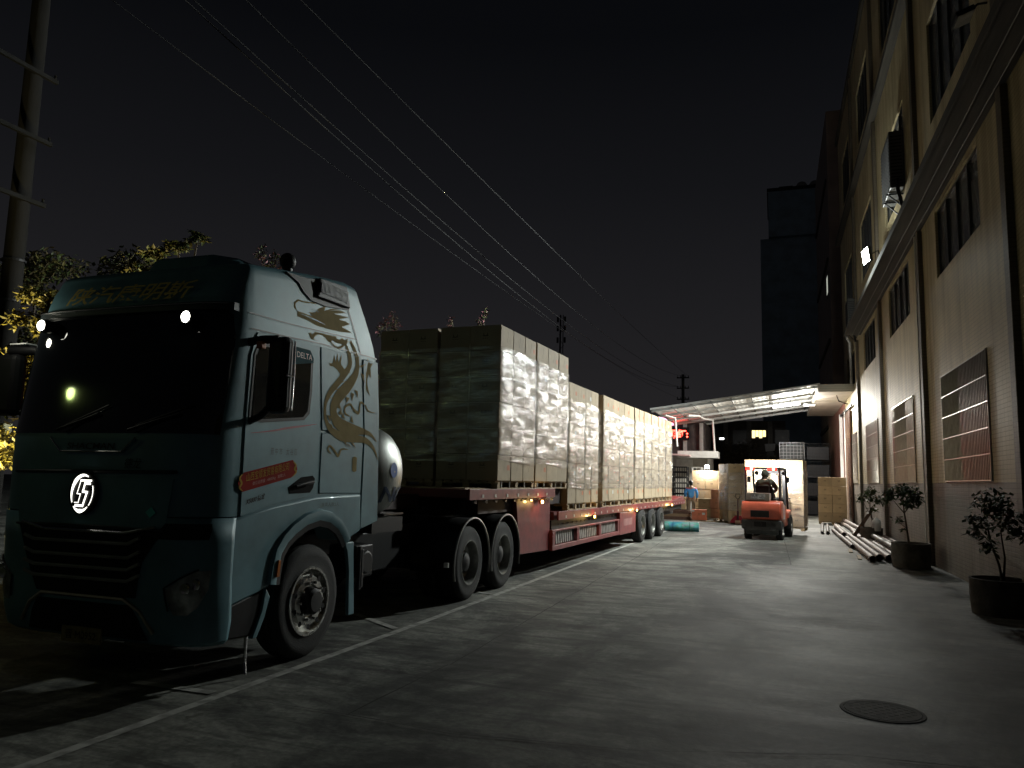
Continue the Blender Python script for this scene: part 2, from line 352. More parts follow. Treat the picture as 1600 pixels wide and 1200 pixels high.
# ================================================================== GROUND
gm=MB(); gm.add([(-150,-60,0),(150,-60,0),(150,260,0),(-150,260,0)],[(0,1,2,3)])
struct(gm.build("yard_ground",yard))
def strip(mb, pts, w, z, jit=0):
    for i in range(len(pts)-1):
        a=Vector((*pts[i],0)); b=Vector((*pts[i+1],0)); n=max(1,int((b-a).length/.35)) if jit else 1
        L=[a+(b-a)*k/n for k in range(n+1)]; d=(b-a).normalized(); s=Vector((-d.y,d.x,0))
        vs=[]
        for k,p in enumerate(L):
            o=s*random.uniform(-jit,jit); ww=w*(random.uniform(.35,1.3) if jit else 1)
            vs += [(p+o-s*ww/2)+Vector((0,0,z)),(p+o+s*ww/2)+Vector((0,0,z))]
        mb.add(vs,[(2*k,2*k+2,2*k+3,2*k+1) for k in range(n)])
lm=MB()
strip(lm,[(-4.02,1.5),(-3.88,6.0),(-3.81,8.6),(-3.64,20.3),(-3.52,27.)],.085,.004)
strip(lm,[(-4.75,8.32),(-3.91,7.73)],.085,.008); strip(lm,[(-4.6,10.85),(-3.86,10.56)],.08,.008); strip(lm,[(-4.75,4.96),(-4.0,4.96)],.09,.008)
struct(lm.build("parking_line",linem))
jm=MB()
strip(jm,[(-2.83,4.9),(-2.75,6.5),(-2.78,9.6),(-2.85,14),(-2.9,17.6),(-3.05,24)],.016,.004,.012)
strip(jm,[(-3.86,4.93),(-2.83,4.9),(-2.0,4.8),(-.8,4.97),(.4,5.4),(3.2,5.6)],.013,.009,.01)
strip(jm,[(-2.9,17.4),(-1.2,17.3),(3.2,17.2)],.016,.009,.01); strip(jm,[(.3,17.3),(.25,24),(.2,34)],.016,.0045,.01)
struct(jm.build("pavement_joint",M("joint_dirt",(.025,.024,.022),.95,0,.3,9)))
# manhole cover
mh=thing("manhole_cover","round cast iron manhole cover set flush in the yard concrete","manhole cover",(.73,6.54,0))
m=MB(); m.lathe([(.001,.262),(.0075,.262),(.0075,.232),(.006,.228),(.006,0)],axis='z',seg=48)
for i in range(-5,6):
    for j in range(-5,6):
        if math.hypot(i,j)<5.2 and (i+j)%2==0: m.box(i*.042-.014,i*.042+.014,j*.042-.006,j*.042+.006,.0055,.0072)
m.build("cover",M("cast_iron",(.060,.058,.052),.9,0,.3,12,bump=.2),mh)
m=MB(); m.lathe([(.001,.264),(.006,.266),(.006,.290),(.001,.294)],axis="z",seg=48); m.build("rim",M("iron_rim",(.020,.019,.018),.9,0,.3,12),mh,smooth=30)

# ================================================================== TRACTOR UNIT
TR=thing("semi_truck","teal tractor unit with gold dragon decal on its cab, lit round emblem and roof lamps","truck",(-4.01,6.21,0),R(-1.0))
CW=1.2; CX=-1.2; NS=4.2
UF=[(.33,-1.40),(.7,-1.47),(1.2,-1.51),(1.9,-1.52),(2.4,-1.43),(2.95,-1.31),(3.1,-1.27),(3.2,-1.23),(3.3,-1.14)]
UR=[(1.2,1.13),(2.2,1.09),(2.88,1.0),(3.07,.96),(3.32,.84),(3.6,.62)]
ZT=[(-1.25,3.36),(-1.0,3.40),(-.48,3.48),(0,3.55),(.62,3.62),(.8,3.5)]
def hw(z): return CW if z<2.85 else CW-(z-2.85)*.14
US=-.98
def front_y(x,z,off=0.):
    w=hw(z)+off; t=min(1.,abs(x-CX)/w)
    return US-(US-(interp(UF,z)-off))*(1-t**NS)**(1/NS)
def side_x(z,off=0.): return CX+hw(z)+off
def ring(z, n_f=34, zfun=None):
    pts=[]
    def zz(y): return z if zfun is None else zfun(y)
    zs=zz(.2); ur=interp(UR,zz(.7)); w=hw(zs)
    side=[ur-.05,ur-.2,.45,.2,-.1,-.4,-.7]
    pts.append((CX+w-.25,ur)); pts.append((CX+w-.06,ur-.008))
    for y in side: pts.append((CX+hw(zz(y)),y))
    zf=zz(-1.1); wf=hw(zf); uf=interp(UF,zf)
    for k in range(n_f+1):
        a=math.pi*k/n_f; c,s=math.cos(a),math.sin(a)
        pts.append((CX+wf*math.copysign(abs(c)**(2/NS),c), US-(US-uf)*abs(s)**(2/NS)))
    for y in reversed(side): pts.append((CX-hw(zz(y)),y))
    pts.append((CX-w+.06,ur-.008)); pts.append((CX-w+.25,ur))
    return [Vector((x,y,zz(y))) for x,y in pts]
rings=[ring(z) for z in (1.30,1.45,1.6,1.75,1.9,2.1,2.3,2.5,2.7,2.85)]
for s_ in (.25,.5,.72,.9,1.0): rings.append(ring(0,zfun=lambda y,s_=s_: 2.85+(interp(ZT,y)-.07-2.85)*s_))
top=rings[-1]
for k,dz in ((.985,.03),(.955,.055),(.90,.068),(.7,.085),(.4,.095),(.03,.10)):
    rings.append([Vector((CX+(p.x-CX)*k, -.15+(p.y+.15)*k, (p.z+dz) if k>.95 else lerp(interp(ZT,-.15+(p.y+.15)*k)-.07,p.z,max(0,(k-.5))*1.1)+dz)) for p in top])
m=MB(); n=len(rings[0]); vs=[p for r_ in rings for p in r_]
fs=[(j*n+i,j*n+(i+1)%n,(j+1)*n+(i+1)%n,(j+1)*n+i) for j in range(len(rings)-1) for i in range(n)]+[[(len(rings)-1)*n+i for i in range(n)],list(range(n-1,-1,-1))]
m.add(vs,fs); cab=m.build("cab_body",teal,TR,smooth=42)
# --- curved front panels: rows of (z, x left, x right)
def fpanel(mb, rows, off, thick=.02, nx=22, nz=4):
    zs=[r_[0] for r_ in rows]
    Z=[]
    for a,b in zip(rows,rows[1:]):
        for k in range(nz): Z.append(tuple(lerp(a[i],b[i],k/nz) for i in range(3)))
    Z.append(rows[-1]); nr=len(Z); vs=[]
    for o in (off,off-thick):
        for (z,xl,xr) in Z:
            for i in range(nx+1):
                x=lerp(xl,xr,i/nx); vs.append((x,front_y(x,z,o),z))
    w=nx+1; N=nr*w; fs=[]
    for j in range(nr-1):
        for i in range(nx):
            a=j*w+i; fs.append((a,a+1,a+1+w,a+w)); a+=N; fs.append((a,a+w,a+1+w,a+1))
    for j in range(nr-1): fs += [(j*w,(j+1)*w,N+(j+1)*w,N+j*w),(j*w+nx,N+j*w+nx,N+(j+1)*w+nx,(j+1)*w+nx)]
    for i in range(nx): fs += [(i,N+i,N+i+1,i+1),((nr-1)*w+i,(nr-1)*w+i+1,N+(nr-1)*w+i+1,N+(nr-1)*w+i)]
    mb.add(vs,fs)
def fbar(mb, pts, r=.012, off=.02, seg=6):
    P=[]
    for (x0,z0),(x1,z1) in zip(pts,pts[1:]):
        k=max(2,int(abs(x1-x0)/.06)+1)
        for i in range(k): x=lerp(x0,x1,i/k); z=lerp(z0,z1,i/k); P.append((x,front_y(x,z,off),z))
    x,z=pts[-1]; P.append((x,front_y(x,z,off),z)); mb.tube(P,r,seg)
m=MB(); fpanel(m,[(1.93,-2.36,-.035),(2.4,-2.365,-.03),(2.72,-2.365,-.03),(2.9,-2.33,-.06),(2.95,-2.28,-.12)],.006,.03,40); m.build("windscreen",wsglass,TR,smooth=40)
m=MB(); fpanel(m,[(2.935,-2.36,-.04),(3.0,-2.34,-.05)],.035,.05,40); vis=m.build("header_visor",tealdark,TR,smooth=40)
m=MB(); fbar(m,[(-2.3,2.985),(-.08,2.985)],.006,.045); m.build("visor_trim",chrome,vis)
# roof name band
m=MB(); glyphs("陕汽康明斯",-1.93,-.43,3.035,3.205,lambda x,z:(x,front_y(x,z,.032),z),m,shear=.30,bold=.012,cuts=3); m.build("roof_lettering",M("roof_gold",(.55,.43,.13),.7,0,.08,spec=.1),TR)
# roof lamps
for x in (-2.05,-.36):
    m=MB(); y=front_y(x,2.85,.09); m.box(x-.055,x+.055,y-.03,y+.09,2.80,2.90); lo=m.build("roof_lamp",blackp,TR,bevel=.012)
    lo["label"]="lit white spot lamp above the windscreen"
    m=MB(); m.lathe([(0,.046),(-.012,.036),(-.018,0)],(x,y-.031,2.85),"y",20); m.build("lens",E("spot_lens",(1,.98,.85),16),lo)
lo=lamp("roof_lamp_light",'POINT',(-2.30,front_y(-2.05,2.85,.16),2.86),4,(1,.98,.8),None,.04); lo.parent=TR
# fascia
m=MB(); fpanel(m,[(1.20,-1.98,-.35),(1.58,-2.08,-.30)],.014,.03,30); m.build("hood_panel",teal,TR,smooth=40)
m=MB(); fbar(m,[(-2.1,1.615),(-.28,1.635)],.014,.008); fbar(m,[(-2.0,1.195),(-1.5,1.205),(-.9,1.205),(-.35,1.195)],.010,.02); m.build("panel_seam",tealdark,TR)
m=MB(); fbar(m,[(-1.9,1.215),(-1.62,1.165),(-.72,1.165),(-.42,1.22)],.012,.03); m.build("grille_trim",chrome,TR)
m=MB(); fpanel(m,[(1.78,-1.50,-.83),(1.885,-1.62,-.70)],.016,.03,16); bd=m.build("badge_plate",teal,TR,smooth=40)
m=MB(); fbar(m,[(-1.64,1.892),(-1.51,1.782),(-.82,1.782),(-.68,1.892)],.007,.03); m.build("badge_trim",chrome,bd)
m=MB(); glyphs("SHACMAN",-1.44,-.90,1.80,1.85,lambda x,z:(x,front_y(x,z,.024),z),m,shear=.1,bold=.01); m.build("badge_lettering",steel,bd)
m=MB(); glyphs("德龙",-.80,-.62,1.655,1.735,lambda x,z:(x,front_y(x,z,.007),z),m,shear=.2); m.build("hood_lettering",blackp,TR)
m=MB(); p=[(-.53,1.33),(-.475,1.37),(-.43,1.325),(-.485,1.285)]
m.add([(x,front_y(x,z,.022),z) for x,z in p],[(0,1,2,3)]); m.build("diamond_sticker",M("turquoise_sticker",(.10,.62,.55),.5),TR)
# grille
m=MB(); fpanel(m,[(.68,-1.72,-.62),(.95,-1.86,-.55),(1.19,-1.96,-.36)],.020,.03,30); gr=m.build("grille",blackp,TR,smooth=40)
m=MB()
for z in (1.08,.975,.885,.80): fbar(m,[(-1.86,z+.03),(-1.74,z),(-.68,z+.005),(-.56,z+.055)],.014,.035)
m.build("grille_bars",M("grille_bar",(.42,.42,.40),.35,.6),gr)
# bumper shell
BR=[(.33,.06),(.36,.02),(.5,0),(.8,0),(1.1,0),(1.29,0)]
m=MB(); vs=[]; nb=40
for z,ins in BR:
    for k in range(nb+1):
        a=math.pi*k/nb; c,s=math.cos(a),math.sin(a); w=CW+.004-ins; uf=interp(UF,z)+ins-.004
        x=CX+w*math.copysign(abs(c)**(2/NS),c); y=US-(US-uf)*abs(s)**(2/NS)
        if k in (0,nb): y=-1.10 if z>.55 else -1.08
        vs.append((x,max(y,-9) if k not in (0,nb) else y,z))
vs2=[]
m.add(vs,[(j*(nb+1)+i,j*(nb+1)+i+1,(j+1)*(nb+1)+i+1,(j+1)*(nb+1)+i) for j in range(len(BR)-1) for i in range(nb)])
bp_=m.build("bumper",teal,TR,smooth=40); sm=bp_.modifiers.new("solid",'SOLIDIFY'); sm.thickness=.02; sm.offset=0
m=MB(); fpanel(m,[(.36,-1.86,-.54),(.52,-1.80,-.60),(.62,-1.72,-.68)],.016,.03,24); m.build("lower_intake",blackp,TR,smooth=40)
m=MB(); fbar(m,[(-1.95,.42),(-1.82,.58),(-1.66,.665),(-.74,.665),(-.58,.58),(-.46,.42)],.016,.014); m.build("bumper_lip",M("champagne_trim",(.45,.42,.30),.3,.8),TR)
m=MB(); x0,x1=-1.42,-.98; y=front_y(-1.2,.37,.04); m.box(x0,x1,y-.006,y+.01,.30,.42); pl=m.build("number_plate",M("plate_yellow",(.26,.20,.07),.5,0,.3,20),TR)
m=MB(); glyphs("晋·M0952",x0+.05,x1-.05,.325,.395,lambda x,z:(x,y-.008,z),m); m.build("plate_lettering",blackp,pl)
for sgn in (1,-1):
    f=lambda x: x if sgn>0 else 2*CX-x
    rows=[(.57,-.27,-.16),(.63,-.30,-.09),(.76,-.335,-.035),(.84,-.20,-.030),(.90,-.09,-.026)]
    rows=[(z,f(a),f(b)) for z,a,b in rows]
    m=MB(); fpanel(m,rows,.014,.02,12); h=m.build("headlight",M("headlight_lens",(.42,.45,.44),.14,.6,.35,9),TR,smooth=40)
    m=MB()
    for x,z in ((-.10,.80),(-.17,.77)):
        xx=f(x); yy=front_y(xx,z,.016); m.lathe([(0,.045),(-.012,.04),(-.012,.032),(-.004,.0)],(xx,yy,z),'y',20)
    m.build("projector",chrome,h,smooth=40)
    m=MB(); fbar(m,[(f(-.31),.60),(f(-.34),.77),(f(-.20),.85),(f(-.08),.91)],.007,.018); m.build("headlight_trim",blackp,h)
m=MB(); fpanel(m,[(1.13,-.42,-.04),(1.19,-.40,-.03),(1.25,-.34,-.03)],.016,.03,12); m.build("corner_vent",blackp,TR,smooth=40)
# emblem: lit ring with a bolt-like S
ex,ez=-1.2,1.455; EM=thing  # placed as a part
def ep(x,z,o): return (ex+x,front_y(ex+x,ez+z,.016)-o,ez+z)
m=MB(); m.lathe([(0,.165),(-.018,.165),(-.022,.155),(-.022,0)],(ex,front_y(ex,ez,.016),ez),'y',40); em=m.build("emblem",blackp,TR,smooth=40)
m=MB()
def arc(a0,a1,w0,w1,rx,rz,mb,o=.028,n=18,tilt=.22):
    P=[]
    for k in range(n+1):
        a=lerp(a0,a1,k/n); w=lerp(w0,w1,abs(2*k/n-1)); 
        for s in (-.5,.5):
            x=math.cos(R(a))*(rx+s*w); z=math.sin(R(a))*(rz+s*w); P.append(ep(x+z*tilt*.4,z,o))
    mb.add(P,[(2*k,2*k+1,2*k+3,2*k+2) for k in range(n)])
arc(65,212,.036,.008,.118,.140,m); arc(228,312,.032,.006,.118,.140,m); arc(318,385,.008,.008,.120,.140,m)
def pl_(pts,w,mb,o=.0285):
    for (a,b),(c,d) in zip(pts,pts[1:]):
        dx,dz=c-a,d-b; L=math.hypot(dx,dz); nx,nz=-dz/L*w/2,dx/L*w/2; ex_,ez_=dx/L*w/2,dz/L*w/2
        mb.add([ep(a-ex_+nx,b-ez_+nz,o),ep(a-ex_-nx,b-ez_-nz,o),ep(c+ex_-nx,d+ez_-nz,o),ep(c+ex_+nx,d+ez_+nz,o)],[(0,1,2,3)]); o+=.0003
pl_([(.095,.098),(-.02,.098)],.014,m,.0286)
pl_([(-.02,.098),(-.055,-.005),(-.015,-.008),(-.035,-.075),(-.075,-.075)],.007,m,.0290)
pl_([(.085,.075),(.03,.075),(.012,.012),(.06,.008),(.02,-.098),(-.06,-.098)],.017,m,.0306)
m.build("emblem_light",E("emblem_glow",(1,.97,.86),2.6),em)
# wipers
for x0,x1,z1 in ((-1.55,-1.15,2.18),(-.75,-.3,2.16)):
    m=MB(); m.tube([(x0,front_y(x0,1.95,.05),1.95),(lerp(x0,x1,.5),front_y(lerp(x0,x1,.5),2.04,.03),2.02),(x1,front_y(x1,2.1,.03),2.08)],.012,6)
    m.tube([(x0+.05,front_y(x0,2.0,.03),1.99),(x1+.1,front_y(min(x1+.1,-.06),2.12,.02),2.15)],.008,5); m.build("wiper",blackp,TR,smooth=60)
# roof pod
dome=[(-1.75,-.62),(-1.55,-.82),(-.75,-.82),(-.55,-.60),(-.58,.05),(-1.72,.05)]
m=MB(); vs=[(x,y,interp(ZT,y)-.03) for x,y in dome]+[(CX+(x-CX)*.86,-.36+(y+.36)*.84,3.60) for x,y in dome]; k=len(dome)
m.add(vs,[list(range(k-1,-1,-1)),list(range(k,2*k))]+[(i,(i+1)%k,k+(i+1)%k,k+i) for i in range(k)]); m.build("roof_pod",teal,TR,bevel=.07,smooth=40)
# --- side parts (x = 0 plane is the right side of the cab)
def sp(u,z,o): return (side_x(z,o),u,z)
def skin_off(u,z): return .0025 if z>2.853 else (.0140 if u>.776 else .0098)
def dp(u,z,o): return (side_x(z,skin_off(u,z)+o),u,z)
def sfill(mb, poly, o):
    P=[dp(u,z,o) for u,z in poly]; mb.add(P,poly_fill(P))
def sslab(mb, poly, o, t=.02):
    P=[sp(u,z,o) for u,z in poly]; Q=[sp(u,z,o-t) for u,z in poly]; n=len(poly); F=poly_fill(P)
    mb.add(P+Q,F+[tuple(n+i for i in f[::-1]) for f in F]+[(i,(i+1)%n,n+(i+1)%n,n+i) for i in range(n)])
def ribbon(mb, pts, o, sp=sp):
    # smooth path with width (u,z,w)
    P=[]; n=len(pts)
    for i in range(n-1):
        p0,p1,p2,p3=pts[max(i-1,0)],pts[i],pts[i+1],pts[min(i+2,n-1)]
        for k in range(6):
            t=k/6; P.append(tuple(.5*((2*p1[j])+(-p0[j]+p2[j])*t+(2*p0[j]-5*p1[j]+4*p2[j]-p3[j])*t*t+(-p0[j]+3*p1[j]-3*p2[j]+p3[j])*t**3) for j in range(3)))
    P.append(pts[-1]); vs=[]
    for i,p in enumerate(P):
        a=P[max(i-1,0)]; b=P[min(i+1,len(P)-1)]; d=Vector((b[0]-a[0],b[1]-a[1])).normalized(); w=max(p[2],.003)/2
        vs += [sp(p[0]-d.y*w,p[1]+d.x*w,o),sp(p[0]+d.y*w,p[1]-d.x*w,o)]
    mb.add(vs,[(2*i,2*i+1,2*i+3,2*i+2) for i in range(len(P)-1)])
m=MB(); sslab(m,[(-1.06,1.99),(-1.05,1.30),(-.66,1.38),(-.03,1.455),(-.03,2.045),(-.09,2.835),(-.55,2.82),(-.98,2.80),(-1.05,2.60)],.010); door=m.build("door",teal,TR,smooth=30,bevel=.006)
m=MB(); sslab(m,[(-1.03,2.07),(-.86,2.06),(-.28,2.125),(-.20,2.19),(-.18,2.40),(-.19,2.70),(-.24,2.745),(-.62,2.745),(-.95,2.73),(-1.01,2.62)],.016,.008); wf_=m.build("window_frame",blackp,door,smooth=30)
m=MB(); sslab(m,[(-1.0,2.10),(-.86,2.09),(-.30,2.15),(-.235,2.21),(-.22,2.40),(-.225,2.68),(-.64,2.705),(-.94,2.69),(-.985,2.6)],.019,.006); m.build("window_glass",dkglass,wf_)
m=MB(); sslab(m,[(-.50,2.60),(-.20,2.655),(-.20,2.70),(-.26,2.765),(-.50,2.765)],.030,.014); rv=m.build("rain_visor",M("smoked_teal",(.03,.09,.11),.15),wf_,bevel=.004)
m=MB(); glyphs("DELTA",-.46,-.23,2.675,2.725,lambda x,z:sp(x,z,.032),m); m.build("visor_lettering",greyp,rv)
m=MB(); sslab(m,[(.025,2.055),(.765,2.075),(.655,2.85),(-.065,2.83)],.008); sp1=m.build("sleeper_panel",teal,TR,smooth=30,bevel=.005)
m=MB(); sslab(m,[(.03,1.47),(.765,1.465),(.765,2.05),(.028,2.03)],.008); m.build("locker_door",teal,TR,smooth=30,bevel=.005)
m=MB(); sslab(m,[(.785,1.10),(1.13,1.17),(1.085,1.98),(1.065,2.3),(.99,2.84),(.69,2.83),(.785,2.07)],.012); m.build("side_fairing",teal,TR,smooth=30,bevel=.008)
# seams above
m=MB()
for pts in ([(-1.08,2.945,.012),(-.6,2.955,.012),(.0,2.985,.012),(.60,3.02,.012)],[(-1.06,2.815,.012),(-.55,2.835,.012),(-.08,2.86,.014),(.66,2.875,.014),(.98,2.875,.014)],[(.455,3.32,.022),(.55,3.12,.022),(.66,2.87,.02)]):
    ribbon(m,pts,.0045)
m.build("body_seam",tealdark,TR)
# roof side intake
m=MB(); sslab(m,[(-.56,3.43),(-.38,3.37),(-.32,3.31),(-.20,3.25),(.05,3.245),(.47,3.30),(.455,3.50),(-.1,3.475),(-.3,3.445)],.014,.05); rec=m.build("intake_recess",blackp,TR)
m=MB(); sslab(m,[(-.13,3.30),(.46,3.31),(.42,3.53),(-.07,3.50)],.045,.08); it=m.build("air_intake",blackp,TR,bevel=.02)
m=MB()
for k in range(22): u=-.07+k*.0215; m.box(side_x(3.4,.052),side_x(3.4,.060),u,u+.009,3.355,3.47)
m.build("intake_louvre",M("louvre_black",(.022,.022,.023),.5),it)
m=MB(); m.ball((-.50,-.02,3.70),.085,.085,.085); m.lathe([(-.0,.0),(0,.05),(-.16,.05)],(-.50,-.02,3.70),'z',16); m.build("roof_beacon",blackp,TR,smooth=50)
# dragon decal
DR=dict(
head=[(-.414,3.105),(-.415,3.052),(-.255,3.046),(-.107,3.025),(.138,3.032),(.298,3.045),(.505,3.072),(.421,3.086),(.326,3.097),(.482,3.158),(.393,3.169),(.28,3.165),(.456,3.223),(.354,3.217),(.185,3.203),(.428,3.264),(.277,3.259),(.12,3.221),(.307,3.275),(.163,3.25),(.028,3.198),(.06,3.252),(-.079,3.195),(-.133,3.145),(-.234,3.131),(-.173,3.102),(-.289,3.102)],
snout=[(-.414,3.102),(-.457,3.121),(-.456,3.171),(-.397,3.213),(-.3,3.218),(-.129,3.244),(-.042,3.262),(-.113,3.234),(-.299,3.205),(-.388,3.198),(-.434,3.167),(-.436,3.13)],
jaw=[(-.255,2.929),(-.219,2.942),(-.2,2.924),(-.149,2.958),(-.06,2.965),(.079,2.972),(.224,2.982),(.203,2.964),(.265,2.957),(.312,2.985),(.378,2.968),(.455,2.975),(.332,2.924),(.196,2.918),(.137,2.938),(.112,2.91),(.183,2.882),(.064,2.908),(-.023,2.95),(-.103,2.945),(-.161,2.911),(-.181,2.887),(-.095,2.88),(-.218,2.88)],
clawl=[(.099,2.672),(.08,2.7),(.136,2.705),(.159,2.789),(.19,2.722),(.212,2.815),(.238,2.727),(.286,2.815),(.281,2.717),(.355,2.675),(.459,2.662),(.336,2.615),(.242,2.561),(.276,2.62),(.221,2.656),(.146,2.679)],
clawr=[(.747,2.801),(.72,2.825),(.769,2.81),(.79,2.86),(.817,2.808),(.876,2.811),(.835,2.758),(.859,2.656),(.813,2.693),(.782,2.643),(.79,2.574),(.851,2.468),(.782,2.516),(.75,2.566),(.741,2.727)],
stamp=[(.577,1.817),(.615,1.832),(.661,1.82),(.663,1.687),(.624,1.675),(.584,1.686)])
RB_=dict(
A=[(.468,2.98,.022),(.552,2.874,.046),(.584,2.736,.056),(.536,2.623,.076),(.417,2.51,.096),(.281,2.406,.101),(.204,2.317,.091),(.195,2.235,.086),(.255,2.16,.096),(.396,2.116,.096),(.59,2.095,.081),(.766,2.09,.046),(.908,2.066,.028),(1.037,2.0,.006)],
B=[(.369,2.939,.018),(.422,2.838,.049),(.44,2.729,.051),(.359,2.634,.056),(.233,2.522,.056),(.112,2.414,.049),(.056,2.315,.034),(.051,2.222,.032),(.081,2.146,.036),(.158,2.073,.047),(.343,2.018,.069),(.546,2.009,.063),(.788,2.004,.049),(.962,1.938,.032),(1.085,1.805,.005)],
C=[(.487,2.226,.01),(.401,2.247,.02),(.395,2.308,.026),(.489,2.342,.026),(.559,2.295,.03),(.654,2.273,.03),(.676,2.377,.026),(.76,2.364,.02),(.843,2.307,.015),(.992,2.301,.004)],
D=[(.19,1.843,.01),(.132,1.88,.018),(.166,1.915,.02),(.247,1.872,.024),(.316,1.828,.03),(.367,1.891,.02),(.493,1.892,.004)])
SPK=[[(.221,2.34),(.281,2.329),(.282,2.399)],[(.263,2.29),(.323,2.279),(.282,2.349)],[(.28,2.237),(.34,2.226),(.329,2.288)],[(.345,2.202),(.406,2.191),(.357,2.256)],[(.5,2.174),(.563,2.162),(.525,2.237)],[(.547,2.499),(.612,2.49),(.627,2.415)],[(.485,2.464),(.549,2.454),(.512,2.375)],[(.4,2.413),(.463,2.403),(.412,2.344)],[(.604,2.748),(.67,2.74),(.743,2.788)],[(.651,2.683),(.717,2.675),(.734,2.584)],[(.443,1.957),(.506,1.943),(.555,1.913)],[(.518,1.974),(.582,1.961),(.634,1.909)],[(.365,1.987),(.427,1.974),(.478,1.916)],[(.087,2.379),(.144,2.369),(.211,2.371)],[(.161,2.467),(.22,2.458),(.311,2.477)],[(.239,2.544),(.298,2.536),(.391,2.563)],[(.091,2.208),(.149,2.197),(.145,2.138)],[(.122,2.131),(.18,2.119),(.203,2.076)],[(.5,2.56),(.56,2.58),(.47,2.53)],[(.30,2.45),(.36,2.46),(.30,2.40)]]
m=MB(); o=.0
for k_,p in DR.items(): sfill(m,p,o); o+=.0002
for k_,p in RB_.items():
    if k_ in 'AB': p=[(u,z,w*1.3) for u,z,w in p]
    ribbon(m,p,o,dp); o+=.0002
for p in SPK: sfill(m,p,o); o+=.0001
# eye socket and whisker lines stay bare teal: thin extra curls
ribbon(m,[(.19,2.95,.008),(.25,2.93,.018),(.34,2.955,.02),(.42,2.99,.01)],o,dp); ribbon(m,[(.10,2.93,.006),(.14,2.885,.014),(.24,2.875,.02),(.34,2.92,.02),(.40,2.955,.012)],o+.0003,dp)
m.build("dragon_decal",ochre,TR)
m=MB(); ribbon(m,[(-.18,3.165,.004),(-.13,3.175,.014),(-.08,3.16,.004)],.0062,dp); ribbon(m,[(-.36,3.085,.004),(-.15,3.075,.010),(.02,3.06,.004)],.0064,dp); m.build("decal_cutout",teal,TR)
# door decals
m=MB(); ribbon(m,[(-.99,1.965,.004),(-.72,2.0,.014),(-.5,2.04,.02),(-.3,2.07,.016),(-.07,2.105,.003)],.0118); m.build("pinstripe",M("pinstripe_red",(.28,.02,.03),.5),TR)
m=MB(); sslab(m,[(-1.08,1.60),(-1.11,1.56),(-1.08,1.52),(-1.05,1.49),(-.42,1.61),(-.37,1.64),(-.335,1.685),(-.36,1.735),(-.41,1.765),(-1.04,1.645)],.013,.004); sg=m.build("name_placard",signred,TR)
m=MB()
def slope(u,z): return sp(u,z+(u+1.04)*.19,.0145)
glyphs("山西宝顺发贸易有限公司",-1.01,-.46,1.565,1.635,slope,m)
ribbon(m,[(-1.055,1.635,.006),(-1.09,1.60,.02),(-1.065,1.56,.022),(-1.085,1.525,.016),(-1.05,1.50,.006)],.0146); ribbon(m,[(-.40,1.75,.006),(-.36,1.72,.02),(-.375,1.685,.022),(-.35,1.66,.016),(-.40,1.62,.006)],.0146)
m.build("placard_lettering",gold,sg)
m=MB(); glyphs("牵引总质量 : 48000kg   准乘2人",-.93,-.50,1.515,1.55,slope,m); m.build("placard_small_lettering",M("pink_print",(.50,.20,.16),.5),sg)
m=MB(); glyphs("晋 中 市    太 谷 区",-.72,-.35,1.80,1.86,lambda x,z:sp(x,z+(x+.7)*.02,.0122),m); m.build("town_lettering",M("faded_print",(.055,.09,.10),.5),TR)
m=MB(); glyphs("X5000 德龙",-1.0,-.76,1.385,1.435,lambda x,z:sp(x,z+(x+1)*.2,.0122),m,shear=.3,bold=.02); m.build("model_lettering",blackp,TR)
m=MB(); glyphs("准乘人数2人",.06,.36,1.345,1.385,lambda x,z:sp(x,z,.0212),m); m.build("seat_lettering",M("faded_print_low",(.045,.08,.09),.5),TR)
m=MB(); sslab(m,[(-.455,1.525),(-.43,1.47),(-.12,1.478),(-.075,1.52),(-.052,1.605),(-.09,1.632),(-.27,1.615)],.0135,.008); dh=m.build("handle_recess",M("recess_black",(.004,.004,.004),.8,spec=.06),door,bevel=.004)
m=MB(); m.tube([sp(-.36,1.535,.03),sp(-.25,1.56,.05),sp(-.12,1.575,.045)],.016,8); m.build("door_handle",steel,dh,smooth=60)
# fender around the front wheel (right and left)
arch=[(-.61,.72),(-.59,.86),(-.55,.99),(-.46,1.09),(-.34,1.165),(-.17,1.235),(.04,1.27),(.22,1.24),(.37,1.17),(.46,1.09),(.53,1.0)]
fo=[(-1.115,1.285),(-1.115,.60),(-.64,.70)]+arch+[(.80,1.09),(.77,1.455),(.0,1.44),(-.66,1.365)]
def mirrorx(mb):
    q=MB(); q.v=[(2*CX-x,y,z) for x,y,z in mb.v]; q.f=[f[::-1] for f in mb.f]; q.mi=mb.mi; return q
m=MB(); P=[sp(u,z,.012) for u,z in fo]; Q=[sp(u,z,-.35) for u,z in fo]; F=poly_fill(P); k=len(fo)
m.add(P+Q,F+[tuple(k+i for i in f[::-1]) for f in F]+[(i,(i+1)%k,k+(i+1)%k,k+i) for i in range(k)])
for mm in (m,mirrorx(m)): mm.build("fender",teal,TR,smooth=30,bevel=.02)
m=MB()
L=[(u,z) for u,z in arch]
vs=[]
for i,(u,z) in enumerate(L):
    a=L[max(i-1,0)]; b=L[min(i+1,len(L)-1)]; d=Vector((b[0]-a[0],b[1]-a[1])).normalized(); nn=Vector((-d.y,d.x))
    for w,o in ((-.045,.0),(-.045,.035),(.0,.05),(.045,.045),(.06,.012)): vs.append(sp(u+nn.x*w,z+nn.y*w,o))
m.add(vs,[(i*5+j,i*5+j+1,(i+1)*5+j+1,(i+1)*5+j) for i in range(len(L)-1) for j in range(4)])
m.build("arch_lip",teal,TR,smooth=50)
m=MB(); vs=[]
